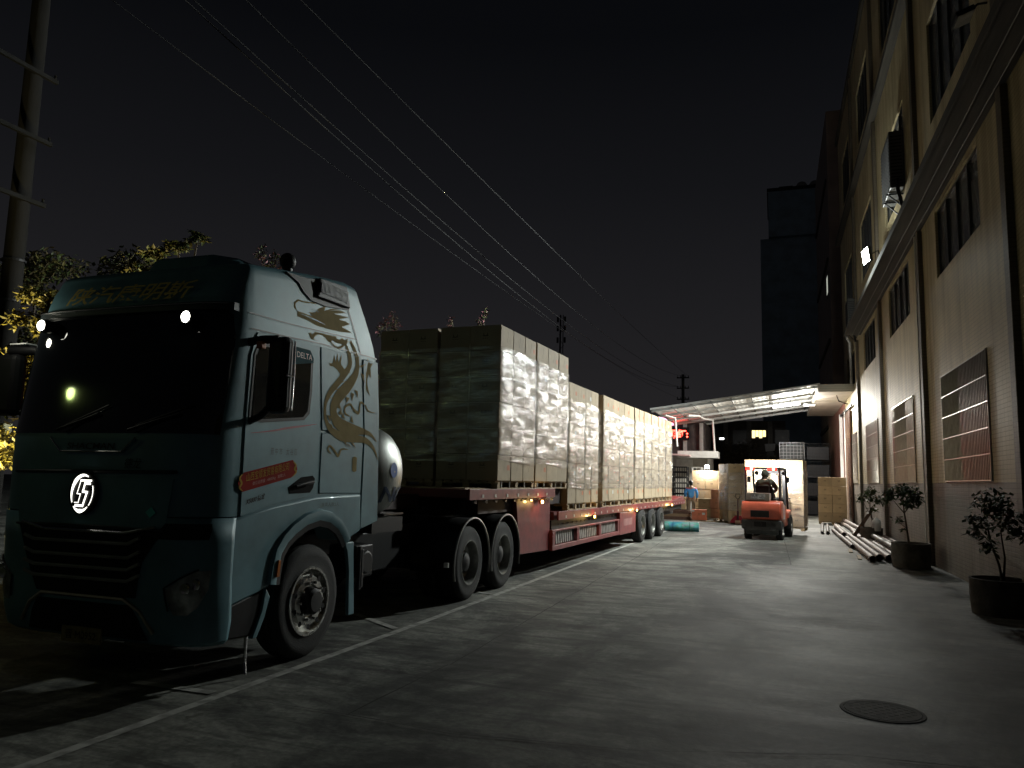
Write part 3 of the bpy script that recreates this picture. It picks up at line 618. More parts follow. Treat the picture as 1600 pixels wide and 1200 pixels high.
for i,(u,z) in enumerate(L):
    a=L[max(i-1,0)]; b=L[min(i+1,len(L)-1)]; d=Vector((b[0]-a[0],b[1]-a[1])).normalized(); nn=Vector((-d.y,d.x))
    for w,o in ((-.10,.0),(-.10,.028),(-.045,.036),(-.045,.0)): vs.append(sp(u+nn.x*w,z+nn.y*w,o))
m.add(vs,[(i*4+j,i*4+j+1,(i+1)*4+j+1,(i+1)*4+j) for i in range(len(L)-1) for j in range(3)]); m.build("arch_liner",blackp,TR,smooth=50)
m=MB(); sslab(m,[(-.60,.78),(-.56,.78),(-.55,.92),(-.58,.92)],.062,.03); m.build("side_marker",amber,TR,bevel=.005)
m=MB(); sslab(m,[(.52,.985),(.70,.985),(.735,.6),(.765,.27),(.66,.27),(.63,.7),(.58,.90)],.0,.04); m.build("mudguard",teal,TR,bevel=.01)
m=MB(); sslab(m,[(-1.10,.595),(-.62,.695),(-.64,.50),(-.72,.33),(-1.08,.35)],-.02,.3); st=m.build("step",blackp,TR,bevel=.02)
m=MB(); sslab(m,[(-.66,.70),(-.60,.62),(-.66,.45),(-.74,.31),(-.80,.31),(-.70,.50)],.004,.05); m.build("step_flap",teal,TR,bevel=.008)
m=MB(); m.tube([(-.08,-.78,.32),(-.08,-.78,.12),(-.05,-.80,.03)],.014,6); m.build("hanging_chain",chrome,TR)
# mirrors
m=MB(); m.box(.20,.40,-1.08,-.95,2.12,2.74); mr_=m.build("wing_mirror",blackp,TR,bevel=.05)
m=MB(); m.tube([(-.04,-1.06,2.70),(.12,-1.05,2.72),(.28,-1.02,2.72)],.035,8); m.build("mirror_arm",blackp,mr_,smooth=60); m=MB(); m.tube([(-.03,-1.0,2.05),(.14,-1.03,2.1),(.25,-1.02,2.2)],.03,8); m.build("mirror_arm",blackp,mr_,smooth=60)
m=MB(); m.box(.10,.16,-1.10,-1.04,2.64,2.70); m.build("mirror_marker",amber,mr_,bevel=.008)
m=MB(); m.tube([(.405,-.97,2.15),(.410,-.965,2.4),(.405,-.97,2.71)],.008,6); m.tube([(.404,-1.05,2.42),(.404,-.96,2.42)],.010,6); m.build("mirror_edge",chrome,mr_,smooth=60)
m=MB(); m.box(-2.95,-2.62,-1.24,-1.10,2.10,2.66); ml_=m.build("wing_mirror",blackp,TR,bevel=.05)
m=MB(); m.tube([(-2.36,-1.06,2.68),(-2.55,-1.12,2.70),(-2.80,-1.17,2.70)],.045,8); m.build("mirror_arm",blackp,ml_,smooth=60); m=MB(); m.tube([(-2.37,-1.0,2.05),(-2.6,-1.12,2.12),(-2.78,-1.17,2.2)],.03,8); m.build("mirror_arm",blackp,ml_,smooth=60)
m=MB(); m.box(-2.78,-2.56,-1.20,-1.08,2.745,2.76); m.build("mirror_cap",whitep,ml_,bevel=.006)
for o_ in TR.children: o_.scale.x=.9167   # the cab is 2.2 m wide
# --- chassis, tank, wheels
m=MB()
for x in (-.70,-1.55): m.box(x-.05,x+.05,-.9,6.2,.78,1.02)
for y in (.9,2.4,3.2,4.4,5.6,6.1): m.box(-1.67,-.83,y-.06,y+.06,.82,.98)
m.box(-1.95,-.45,3.7,5.1,1.02,1.12); m.build("chassis_frame",steel,TR,bevel=.01)
m=MB(); m.box(-.45,-.12,.95,1.30,.58,.92); m.lathe([(0,.12),(.05,.12),(.05,.0)],(-.13,1.12,.74),'x',20); m.box(-.95,-.60,1.5,3.0,.50,.98); m.build("battery_box",blackp,TR,bevel=.02)
m=MB(); m.box(-.02,.02,.80,.84,.5,.93); m.box(-.03,.025,.83,.87,.52,.9); m.build("mud_bracket",steel,TR,bevel=.005)
tprof=[(.0,0.),(-.012,.12),(-.045,.25),(-.10,.36),(-.17,.44),(-.25,.485),(-.33,.50),(-2.0,.50),(-2.25,.36),(-2.3,0)]
m=MB(); m.lathe(tprof,(-.03,1.55,1.69),'x',64); tk=m.build("gas_tank",tankm,TR,smooth=35)
def dome_x(r): 
    for (h0,r0),(h1,r1) in zip(tprof,tprof[1:]):
        if r<=r1: return -.03+lerp(h0,h1,(r-r0)/(r1-r0))
    return -.36
m=MB(); P=[]
for k in range(24):
    a=2*math.pi*k/24; P.append((0,-.02+.075*math.cos(a),.02+.085*math.sin(a)))
m.add([(dome_x(math.hypot(p[1],p[2]))+.006,1.55+p[1],1.69+p[2]) for p in P],[list(range(24))]); lg=m.build("tank_logo",M("logo_blue",(.04,.12,.42),.4),tk)
m=MB(); glyphs("LNG",-.36,.36,-.34,-.16,lambda u,z:(dome_x(math.hypot(u,z))+.009,1.55+u,1.69+z),m,bold=.02,cuts=3); m.build("tank_lettering",M("letter_blue",(.02,.045,.11),.45),tk)
m=MB(); m.lathe([(-.6,.515),(-.6,.50)],(-.03,1.55,1.69),'x',64); m.lathe([(-.5,.508),(-.5,.515),(-.62,.515),(-.62,.508)],(-.03,1.55,1.69),'x',64,True); m.build("tank_strap",steel,tk,smooth=40)
m=MB(); m.box(-1.6,-.15,1.3,2.0,1.02,1.18); m.build("tank_cradle",blackp,TR)
m=MB(); m.box(-.9,-.25,1.75,2.2,1.195,1.215); m.build("catwalk_edge",chrome,TR)
TY=[(-.0,.30),(-.012,.34),(-.004,.40),(-.010,.455),(-.035,.487),(-.055,.503),(-.09,.505),(-.1,.497),(-.11,.505),(-.15,.506),(-.155,.497),(-.165,.506),(-.2,.505),(-.21,.497),(-.22,.503),(-.25,.49),(-.28,.455),(-.285,.40),(-.27,.32)]
def wheel(parent, x, y, kind, flip=False, zc=.5, sc=1.0):
    s=-1 if flip else 1
    m=MB(); m.lathe([(h*s*sc,r*sc) for h,r in TY],(x,y,zc),'x',56)
    for k in range(56):
        a=2*math.pi*k/56
    w=m.build("wheel",rubber,parent,smooth=35)
    m=MB()
    if kind=='steer':
        m.lathe([(h*s,r) for h,r in [(-.012,.31),(.004,.305),(.004,.285),(-.05,.275),(-.035,.24),(-.005,.215),(.0,.15),(-.03,.145),(-.03,.0)]],(x,y,zc),'x',48)
        r_=m.build("rim",alloy,w,smooth=35)
        m=MB(); m.lathe([(h*s,r) for h,r in [(-.03,.125),(.05,.115),(.075,.09),(.08,.0)]],(x,y,zc),'x',24); m.build("hub",steel,r_,smooth=35)
        m=MB()
        for k in range(10):
            a=2*math.pi*(k+.5)/10; c=(x+.004*s,y+.228*math.cos(a),zc+.228*math.sin(a)); m.lathe([(0,.024),(.0022*s,.024),(.0022*s,0)],(c[0]-.006*s,c[1],c[2]),'x',14)
        m.build("hand_holes",blackp,r_)
        m=MB()
        for k in range(10):
            a=2*math.pi*k/10; m.lathe([(0,.014),(.03*s,.012),(.034*s,0)],(x,y+.168*math.cos(a),zc+.168*math.sin(a)),'x',8)
        m.build("wheel_nuts",chrome,r_,smooth=30)
    else:
        m.lathe([(h*s*sc,r*sc) for h,r in [(-.02,.315),(-.004,.305),(-.004,.285),(-.03,.272),(-.13,.262),(-.15,.23),(-.14,.16),(-.10,.13)]],(x,y,zc),'x',48); r_=m.build("rim",M("rim_steel",(.36,.36,.34),.4,.8,.25,9),w,smooth=35)
        m=MB(); m.lathe([(h*s*sc,r*sc) for h,r in [(-.14,.15),(-.06,.12),(-.04,.07),(-.03,0)]],(x,y,zc),'x',24); m.build("hub",steel,r_,smooth=35)
    return w
wheel(TR,-.01,0,'steer'); wheel(TR,-2.39,0,'steer',True)
for y in (3.74,5.06):
    wheel(TR,0,y,'drive'); wheel(TR,-2.4,y,'drive',True)
    m=MB(); m.lathe([(-.34,.3),(-.33,.455),(-.36,.5),(-.56,.5),(-.6,.455),(-.6,.3)],(0,y,.5),'x',40); m.build("inner_tyre",rubber,TR,smooth=35)
    # quarter fenders with bright rims
    m=MB(); vs=[]; K=20
    for k in range(K+1):
        a=R(lerp(-8,188,k/K)); c,s=math.cos(a),math.sin(a)
        for (rr,xx) in ((.60,-.6),(.60,.0),(.585,.03)): vs.append((xx,y+rr*c*1.03,.5+rr*s))
    m.add(vs,[(k*3+j,k*3+j+1,(k+1)*3+j+1,(k+1)*3+j) for k in range(K) for j in range(2)]); fd=m.build("rear_fender",blackp,TR,smooth=50)
    sm=fd.modifiers.new("solid",'SOLIDIFY'); sm.thickness=.01
    m=MB(); m.tube([(.03,y+.60*1.03*math.cos(R(a)),.5+.60*math.sin(R(a))) for a in range(-18,199,9)],.017,6); m.build("fender_edge",M("fender_grey",(.30,.30,.29),.4,.6),fd,smooth=60)
m=MB(); m.lathe([(-.6,.14),(-1.8,.14)],(0,3.74,.5),'x',16); m.build("axle",steel,TR,smooth=50)
m=MB(); m.lathe([(-.6,.14),(-1.8,.14)],(0,5.06,.5),'x',16); m.build("axle",steel,TR,smooth=50)
m=MB(); m.lathe([(-.3,.1),(-2.1,.1)],(0,0,.5),'x',16); m.build("axle",steel,TR,smooth=50)
m=MB(); m.box(-.06,.0,3.0,3.04,.5,.56); m.build("reflector",whitep,TR)
m=MB(); m.lathe([(.0,.55),(.1,.55),(.1,0)],(-1.2,4.4,1.12),'z',32); m.build("fifth_wheel",steel,TR)
# ================================================================== TRAILER (local y = distance s, x=0 its right side)
TB=thing("lowbed_trailer","long red lowbed semi-trailer with raised gooseneck carrying wrapped carton stacks","trailer",(-4.52,.03,0),R(-2.8))
TWd=2.5
m=MB(); m.box(-TWd,0,9.95,13.70,1.36,1.485); m.build("gooseneck_deck",redd,TB,bevel=.01); m=MB(); m.box(-TWd+.5,-.75,8.9,9.95,1.20,1.40); m.build("neck_plate",M("neck_shaded_red",(.03,.007,.007),.7),TB,bevel=.01)  # neck plate: unlit front of the red deck, shade put into its colour
def tooth_rail(y0,y1,z0,z1,pitch,name):
    m=MB()
    for xx,s in ((0.0,1),(-TWd,-1)):
        m.prism([(y0,z0),(y1,z0),(y1,z1),(y0,z1)],xx,xx+.035*s,'x')
    a=m.build(name,red,TB,bevel=.004)
    m=MB(); y=y0+.45
    while y<y1-.2:
        m.box(.036,.040,y-.035,y+.035,z0+.03,z0+.075); y+=pitch
    m.build("reflector_tape",M("tape_white",(.55,.52,.50),.4,0,.2,30),a)
    return a
tooth_rail(9.97,13.72,1.335,1.488,.47,"gooseneck_rail")
m=MB(); m.box(-TWd+.1,-.10,13.72,14.42,1.2,1.48); m.build("step_block",M("step_dark",(.028,.008,.008),.6,0,.3,6),TB)
m=MB(); m.box(-TWd+.1,-.06,13.95,28.5,.90,1.05); m.build("main_deck",redd,TB)
tooth_rail(13.95,28.7,.90,1.06,.52,"deck_rail")
m=MB(); m.prism([(12.15,.42),(13.66,.38),(13.66,1.33),(11.95,1.33)],-.12,-.04,'x'); m.build("gooseneck_panel",red,TB,bevel=.008); m=MB(); m.prism([(12.15,.42),(13.66,.38),(13.66,1.33),(11.95,1.33)],-TWd+.04,-TWd+.12,'x'); m.build("gooseneck_panel",red,TB,bevel=.008)
m=MB(); m.box(-TWd+.12,-.12,10.6,13.66,1.12,1.33); m.box(-TWd+.12,-.12,13.40,13.60,.40,1.33); m.build("gooseneck_beam",M("beam_dark",(.03,.008,.008),.7),TB)
m=MB()
for a,b in ((13.66,18.78),):
    m.box(-.05,.02,a,b,.365,.45); m.box(-.05,.02,a,b,.70,.735)
    for y in (13.66,15.2,16.9,18.6): m.box(-.05,.022,y,y+.16,.45,.70)
m.build("side_beam",red,TB,bevel=.006)
slatm=M("slat_grey",(.42,.40,.38),.5,.3,.2)
m=MB(); m.box(-.30,-.10,13.8,18.6,.44,.72); m.build("rack_back",steel,TB)
for a,b in ((13.84,15.18),(15.38,16.88),(17.08,18.58)):
    m=MB(); y=a+.05
    while y<b-.08: m.box(-.09,-.035,y,y+.06,.46,.69,Matrix.Rotation(R(14),3,'X')); y+=.135
    m.build("rack_slats",slatm,TB)
m=MB(); m.box(-.5,.022,18.80,20.55,.345,.885); tb=m.build("tool_box",red,TB,bevel=.012)
m=MB()
for k in range(8): m.box(.022,.026,19.2+k*.12,19.2+k*.12+random.uniform(.05,.09),.55,.72)
m.build("box_lettering",M("pale_print",(.40,.20,.19),.6),tb)
m=MB(); m.box(-.10,-.055,13.8,28.4,.735,.898); m.build("rope_slot",blackp,TB)
m=MB()
y=10.15
while y<13.6: m.box(-.01,.03,y,y+.055,1.29,1.315); m.box(-.005,.012,y+.1,y+.115,1.28,1.33); y+=.38
y=14.2
while y<28.3: m.lathe([(0,.018),(.012,.018),(.012,0)],(-.054,y,.82),'x',10); y+=.30
m.build("rope_hook",chrome,TB)
m=MB(); m.box(-TWd+.35,-.35,13.9,28.4,.55,.90); m.build("spine_frame",steel,TB)
m=MB(); m.box(-TWd+.2,-.1,10.1,13.6,1.485,1.50); m.build("deck_mat",wood,TB)
for y in (21.45,22.85,24.2):
    wheel(TB,.03,y,'drive',False,.46,.92); wheel(TB,-TWd-.03,y,'drive',True,.46,.92)
    m=MB(); m.lathe([(-.05,.12),(-TWd+.05,.12)],(0,y,.46),'x',14); m.build("trailer_axle",steel,TB,smooth=50)
for s,z in ((12.9,1.26),(16.3,.885),(20.45,.90),(25.75,.92)):
    m=MB(); m.box(.036,.075,s-.06,s+.06,z-.035,z+.035); ml=m.build("marker_lamp",amber,TB,bevel=.008); ml["label"]="lit amber side marker lamp"
    m=MB(); m.box(.075,.082,s-.045,s+.045,z-.024,z+.024); m.build("lens",E("marker_glow",(1,.62,.12),26),ml)
    lo=lamp("marker_light",'POINT',(.17,s,z),3.5,(1,.62,.2),None,.03); lo.parent=ml
# tail
m=MB(); m.prism([(26.3,1.05),(28.7,1.16),(28.7,.96),(26.3,.90)],-TWd,-.02,'x'); m.build("tail_ramp",red,TB,bevel=.01)
# stake pins under cartons on both decks
m=MB()
y=11.2
while y<14.3: m.box(-.02,-.0,y,y+.02,1.485,1.60); y+=.33
y=14.6
while y<26.1: m.box(-.03,-.01,y,y+.02,1.05,1.20); y+=.42
m.build("stake_pins",greyp,TB)
# ================================================================== PALLET LOADS
CWX,CWY,CH=.53,.53,.402
def carton_mesh(mat, wx, wy, h, labels, name="carton"):
    m=MB(); g=.004; m.box(-wx/2+g,wx/2-g,-wy/2+g,wy/2-g,g*.5,h-g*.5)
    m.cm=1
    for s in (-1,1):   # little cup-and-hand marks and dimension text on every side
        y=s*(wy/2-g+.0006)
        K=10
        for r0,r1,cx_,cz in ((.028,.040,0,h*.66),):
            P=[]
            for k in range(K+1):
                a=R(lerp(-200,20,k/K)); P += [(cx_+r0*math.cos(a),y,cz+r0*math.sin(a)),(cx_+r1*math.cos(a),y,cz+r1*math.sin(a))]
            m.add(P,[(2*k,2*k+1,2*k+3,2*k+2) for k in range(K)])
        m.add([(-.05,y,h*.60),(.05,y,h*.60),(.05,y,h*.57),(-.05,y,h*.57)],[(0,1,2,3)])
        for q in (-.035,0,.035): m.add([(q-.009,y,h*.50),(q+.009,y,h*.50),(q+.009,y,h*.475),(q-.009,y,h*.475)],[(0,1,2,3)])
        x=s*(wx/2-g+.0006)
        m.add([(x,wy*.04,h*.60),(x,wy*.055,h*.60),(x,wy*.055,h*.84),(x,wy*.04,h*.84)],[(0,1,2,3)])
        m.add([(x,-.008,h*.40),(x,.0,h*.40),(x,.0,h*.56),(x,-.008,h*.56)],[(0,1,2,3)])
    if labels:
        m.cm=2
        for s in (-1,1):
            x=s*(wx/2-g+.0012); m.add([(x,wy*.22,h*.42),(x,wy*.42,h*.42),(x,wy*.42,h*.62),(x,wy*.22,h*.62)],[(0,1,2,3)])
    o=m.build(name,[mat,printm,labels or printm],None,bevel=.010)
    return o
def load(name,label,loc,rz,nx,ny,nz,parent_rot=None,cw=CWX,cl=CWY,ch=CH,mat=None,wrap=(0.12,.86),group=None,openfront=False,filmm=None,only=None,cat="carton stack",seed=1):
    rnd=random.Random(seed)
    t=thing(name,label,cat,loc,rz,group)
    Wt,Lt=nx*cw,ny*cl
    m=MB()
    for k in range(7): x=-Wt/2+Wt*(k+.02)/7; m.box(x,x+Wt/7*.74,-Lt/2,Lt/2,.098,.118)
    for y in (-Lt/2+.05,0,Lt/2-.05):
        m.box(-Wt/2,Wt/2,y-.045,y+.045,.076,.097)
        for x in (-Wt/2+.06,0,Wt/2-.06): m.box(x-.055,x+.055,y-.045,y+.045,.018,.075)
    for x in (-Wt/2+.06,0,Wt/2-.06): m.box(x-.05,x+.05,-Lt/2,Lt/2,0,.018)
    m.build("pallet",wood,t)
    protos=[carton_mesh(mat or card,cw,cl,ch,l) for l in (None,labelo,labelw)]
    used=[False]*3
    for k in range(nz):
        for j in range(ny):
            for i in range(nx):
                if 0<i<nx-1 and 0<j<ny-1 and k<nz-1: continue
                q=1 if (k in (0,nz-1) and rnd.random()<.6) else (2 if rnd.random()<.2 else 0)
                if not used[q]: c=protos[q]; used[q]=True
                else: c=protos[q].copy(); COL.objects.link(c)
                c.parent=t
                c.location=(-Wt/2+cw*(i+.5)+rnd.uniform(-.006,.006),-Lt/2+cl*(j+.5)+rnd.uniform(-.006,.006),.119+k*ch)
                c.rotation_euler=(0,0,rnd.uniform(-.008,.008)+(math.pi if rnd.random()<.0 else 0))
    for q in range(3):
        if not used[q]: bpy.data.objects.remove(protos[q])
    if wrap:
        z0=.12+nz*ch*wrap[0]; z1=.12+nz*ch*wrap[1]; hx,hy=Wt/2+.012,Lt/2+.012
        per=[(-hx,-hy),(hx,-hy),(hx,hy),(-hx,hy)]; cols=[]
        for s in range(4):
            a=Vector(per[s]); b=Vector(per[(s+1)%4]); N=max(6,int((b-a).length/.075)); nrm=Vector((b.y-a.y,-(b.x-a.x))).normalized()
            for k in range(N): cols.append((a+(b-a)*k/N,nrm,k/N))
        nc=len(cols); nr=int((z1-z0)/.06); m=MB(); vs=[]
        off=rnd.uniform(0,50)
        for r_ in range(nr+1):
            for (p,nrm,f) in cols:
                z=z0+(z1-z0)*r_/nr
                if r_ in (0,nr): z+=.05*noise.noise((p.x*1.3+off,p.y*1.3,r_))
                e=.013*noise.noise((p.x*1.2+off,p.y*1.2+z*.6,z*6.))+.010*noise.noise((p.x*3+off,p.y*3,z*13.))+.004
                if f==0: e=min(e,.004)
                vs.append((p.x+nrm.x*e,p.y+nrm.y*e,z))
        m.add(vs,[(r_*nc+k,r_*nc+(k+1)%nc,(r_+1)*nc+(k+1)%nc,(r_+1)*nc+k) for r_ in range(nr) for k in range(nc)])
        m.build("stretch_wrap",filmm or film,t,smooth=170)
    return t
TM=Matrix.Translation((-4.52,.03,0))@Matrix.Rotation(R(-2.8),4,'Z')
def tl(x,s,z): return tuple(TM@Vector((x,s,z)))
GRP="wrapped carton stacks on the red trailer"
ZU,ZL=1.487,1.065
load("carton_load","wrapped carton stack on the raised deck nearest the cab, right-hand side, brightly glaring film",tl(-.51,11.80,ZU),R(-2.8),2,3,6,cl=.535,group=GRP,seed=3)
load("carton_load","second wrapped carton stack on the raised deck, at the edge of the step down",tl(-.51,13.56,ZU),R(-2.8),2,3,6,cl=.605,ch=.404,group=GRP,seed=4)
load("carton_load","dark carton stack just behind the cab, left-hand one of the raised deck's front pair",tl(-1.62,11.82,ZU),R(-2.8),2,3,6,cl=.535,group=GRP,seed=5)
specs=[(15.10,2,.545,.398,"wrapped carton stack on the low deck right below the raised stacks, film tinted red"),
(16.20,2,.535,.399,"wrapped carton stack just before the wide dark gap in the trailer's row"),
(17.92,3,.520,.402,"wrapped carton stack just behind the wide dark gap in the trailer's row"),
(19.50,3,.520,.403,"wrapped carton stack standing above the red tool box of the trailer"),
(21.00,2,.570,.405,"wrapped carton stack over the foremost trailer axle"),
(22.16,2,.490,.407,"wrapped carton stack over the middle trailer axle"),
(23.22,2,.510,.408,"wrapped carton stack over the rearmost trailer axle"),
(24.36,2,.520,.410,"last carton stack but one at the trailer's tail"),
(25.54,2,.530,.412,"carton stack at the very tail of the trailer, beside the red glow of the sign")]
for i,(s,ny,cl,ch,lab) in enumerate(specs):
    load("carton_load",lab,tl(-.51,s,ZL),R(-2.8)+random.uniform(-.006,.006),2,ny,6,cl=cl,ch=ch,group=GRP,seed=10+i)
# ================================================================== FACTORY BUILDING (right)
WX=3.26
FB=thing("factory_building","beige tiled factory building with rows of windows, long concrete ledge and grilled ground floor","building",(WX,20,0))
def fx(x): return x-WX
def fy(y): return y-20
Y0,Y1,ZR=3.5,40.0,18.6
WINY=[(7.1,10.62),(13.95,17.5),(20.88,24.45),(27.8,31.25),(34.65,38.1)]
ROWS=[(1.775,3.93),(5.97,7.40),(9.32,11.58),(14.62,16.88)]
def wall(z0,z1,holes_rows,mat,name,prd=0.):
    m=MB(); zs=sorted({z0,z1}|{z for r_ in holes_rows for z in r_}); ys=sorted({Y0,Y1}|{y for w in WINY for y in w})
    for a,b in zip(zs,zs[1:]):
        inrow=any(abs(a-r_[0])<1e-6 for r_ in holes_rows)
        if not inrow: m.add([(-prd,fy(Y0),a),(-prd,fy(Y1),a),(-prd,fy(Y1),b),(-prd,fy(Y0),b)],[(0,1,2,3)]); continue
        for c,d in zip(ys,ys[1:]):
            if any(abs(c-w[0])<1e-6 for w in WINY): 
                # reveals
                x=.14
                m.add([(0,fy(c),a),(x,fy(c),a),(x,fy(c),b),(0,fy(c),b)],[(0,1,2,3)]); m.add([(0,fy(d),a),(x,fy(d),a),(x,fy(d),b),(0,fy(d),b)],[(0,1,2,3)])
                m.add([(0,fy(c),a),(x,fy(c),a),(x,fy(d),a),(0,fy(d),a)],[(0,1,2,3)]); m.add([(0,fy(c),b),(x,fy(c),b),(x,fy(d),b),(0,fy(d),b)],[(0,1,2,3)])
            else: m.add([(-prd,fy(c),a),(-prd,fy(d),a),(-prd,fy(d),b),(-prd,fy(c),b)],[(0,1,2,3)])
    return m.build(name,mat,FB)
wall(1.775,ZR,ROWS,tileb,"wall")
wall(0,1.775,[],tileg,"wall_base")
m=MB(); m.box(0,12,fy(Y1),fy(Y1)-.2,0,ZR); m.add([(0,fy(Y0),ZR),(0,fy(Y1),ZR),(12,fy(Y1),ZR),(12,fy(Y0),ZR)],[(0,1,2,3)]); m.box(.2,12,fy(Y0),fy(Y0)+.2,0,ZR); m.build("end_wall",tileb,FB)
m=MB(); m.box(-.12,.2,fy(Y0),fy(Y1)+.05,ZR,ZR+.25); m.build("parapet",ledgem,FB,bevel=.02)
m=MB(); m.box(-.58,-.0,fy(Y0),fy(32.1),7.50,7.62)
m.box(-.60,-.56,fy(Y0),fy(32.1),7.47,7.64); m.build("ledge",ledgem,FB,bevel=.008)
m=MB()
for x in (-.12,-.33): m.tube([(x,fy(y),7.475-.012*math.sin(y*1.3+x*9)) for y in [Y0+k*1.1 for k in range(27)]],.012,5)
m.build("ledge_cable",M("cable_grey",(.12,.11,.095),.6),FB)
m=MB(); m.box(-.22,0,fy(Y0),fy(Y1),13.42,13.62); m.build("upper_ledge",ledgem,FB,bevel=.01)
for y in (12.25,19.1,26.2,33.1):
    m=MB()
    for a,b in ((0,7.47),(7.64,13.40),(13.64,18.55)): m.box(-.10,-.001,fy(y)-.13,fy(y)+.13,a,b)
    m.build("pilaster",tiled,FB,bevel=.012)
for ri,(z0,z1) in enumerate(ROWS):
    for wi,(a,b) in enumerate(WINY):
        m=MB(); fw=.05
        m.box(.05,.11,fy(a),fy(a)+fw,z0,z1); m.box(.05,.11,fy(b)-fw,fy(b),z0,z1); m.box(.05,.11,fy(a)+fw,fy(b)-fw,z0,z0+fw); m.box(.05,.11,fy(a)+fw,fy(b)-fw,z1-fw,z1)
        for k in (1,2,3): y=fy(lerp(a,b,k/4)); m.box(.04,.105,y-.03,y+.03,z0+fw,z1-fw)
        w_=m.build("window",alum,FB)
        m=MB(); m.add([(.085,fy(a)+.02,z0+.02),(.085,fy(b)-.02,z0+.02),(.085,fy(b)-.02,z1-.02),(.085,fy(a)+.02,z1-.02)],[(0,1,2,3)])
        m.build("pane",dkglass if ri==0 else paneg,w_)
        if ri==0:
            m=MB()
            for k in range(34): y=fy(lerp(a+.03,b-.03,k/33)); m.tube([(-.015,y,z0+.02),(-.015,y,z1-.02)],.014,6)
            for k in range(6): z=lerp(z0+.03,z1-.03,k/5); m.box(-.035,-.027,fy(a),fy(b),z-.008,z+.008)
            m.build("window_grille",stainless,w_,smooth=60)
# entrance canopy of concrete
m=MB(); m.box(-1.42,-.001,fy(35.25),fy(47.6),5.66,5.98); m.build("entrance_canopy",plaster,FB,bevel=.01)
m=MB(); m.box(-1.43,-.002,fy(35.23),fy(35.249),5.665,5.985); m.build("canopy_fascia",tile_mat("fascia_tile",(.62,.62,.58),(.66,.66,.62),(.35,.35,.33),.1,.1),FB)
# loading door beyond the building's last window
m=MB(); m.box(-.16,-.02,fy(38.45),fy(38.62),0,5.2); m.box(-.16,-.02,fy(41.2),fy(41.4),0,5.2); db=m.build("door_frame",whitep,FB,bevel=.01)
m=MB(); m.box(-.11,-.045,fy(36.6),fy(38.44),.05,5.0); m.build("sliding_door",M("brown_metal_door",(.20,.115,.085),.22,.55,.25,2,stretch=(1,1,.4)),FB,bevel=.01)
m=MB(); m.box(.0,.3,fy(40.01),fy(52),0,6.5); m.build("annex_wall",M("annex_plaster",(.30,.13,.10),.5,0,.2,3),FB)
m=MB(); m.box(-.14,-.08,fy(35.5),fy(41.4),5.06,5.16); m.tube([(-.2,fy(36.0),5.2),(-.55,fy(36.2),5.35),(-.62,fy(36.3),5.62)],.02,6); m.build("door_rail",steel,FB)
m=MB(); m.tube([(-.12,fy(35.05),5.98),(-.12,fy(35.05),6.9),(-.16,fy(34.9),7.7),(-.3,fy(34.6),7.9)],.055,10); m.build("downpipe",plast,FB,smooth=50); m=MB(); m.tube([(-.08,fy(19.35),0),(-.08,fy(19.35),7.45)],.03,8) ; m.build("downpipe",plast,FB,smooth=50)
# flood lamp on its bracket above the ledge
fl=thing("flood_lamp","glaring white flood lamp on a bracket above the ledge, lighting the yard","flood lamp",tuple(FL))
fm=MB(); rotF=(Vector((-.97,-.20,-.14))).to_track_quat('-Z','Y').to_matrix()
fm.box(-.27,.27,-.22,.22,.012,.10,rotF,(0,0,0)); fm.build("housing",blackp,fl,bevel=.015)
fm=MB(); fm.box(-.245,.245,-.195,.195,.004,.010,rotF,(0,0,0)); fm.build("lens",E("flood_glow",(.93,1,.97),85),fl)
fm=MB(); b0=rotF@Vector((0,0,.10)); fm.tube([b0,(.35,.12,.18),(.55,.2,-.3),(.86,.3,-.30)],.02,8); fm.build("bracket",steel,fl,smooth=60)
f2=thing("flood_lamp","unlit flood lamp on a bent bracket high up by the big upper window","flood lamp",(2.92,12.85,8.95))
fm=MB(); rot2=Matrix.Rotation(R(-20),3,'Y'); fm.box(-.14,.14,-.2,.2,0,.08,rot2,(0,0,0)); fm.build("housing",blackp,f2,bevel=.012)
fm=MB(); fm.box(-.12,.12,-.18,.18,-.010,-.004,rot2,(0,0,0)); fm.build("lens",M("unlit_lens",(.35,.35,.33),.2),f2)
fm=MB(); fm.tube([(.05,0,.08),(.2,0,.22),(.33,0,.22)],.018,6); fm.build("bracket",steel,f2)
# air conditioner units
def aircon(label,y,z,h=1.35,w=.95):
    t=thing("air_conditioner",label,"air conditioner",(WX,y,z),0,"air conditioners on the factory wall")
    m=MB(); m.box(-.36,-.04,-w/2,w/2,0,h); m.build("casing",M("aircon_casing",(.07,.07,.066),.5,0,.15),t,bevel=.02)
    m=MB()
    for k in range(15): z_=.08+k*(h-.16)/15; m.box(-.375,-.362,-w/2+.05,w/2-.05,z_,z_+.03)
    for k in range(15): z_=.08+k*(h-.16)/15; m.box(-.33,-.07,-w/2-.012,-w/2-.001,z_,z_+.03)
    m.build("louvre",blackp,t)
    m=MB()
    for s in (-.32,.32):
        m=MB(); m.box(-.40,-.0,s-.02,s+.02,-.05,-.01); m.tube([(-.36,s,-.03),(-.02,s,-.38)],.018,6); m.build("bracket",steel,t)
    m=MB(); m.tube([(-.2,-w/2-.05,.2),(-.2,-w/2-.10,-.1),(-.10,-w/2-.06,-.55)],.045,8); m.build("hose",blackp,t,smooth=60)
aircon("tall louvred air conditioner hanging before the window above the ledge",21.5,9.2,1.5,1.5)
aircon("small air conditioner hanging just left of the glaring flood lamp near the building's far corner",33.5,7.95,1.25,.9)
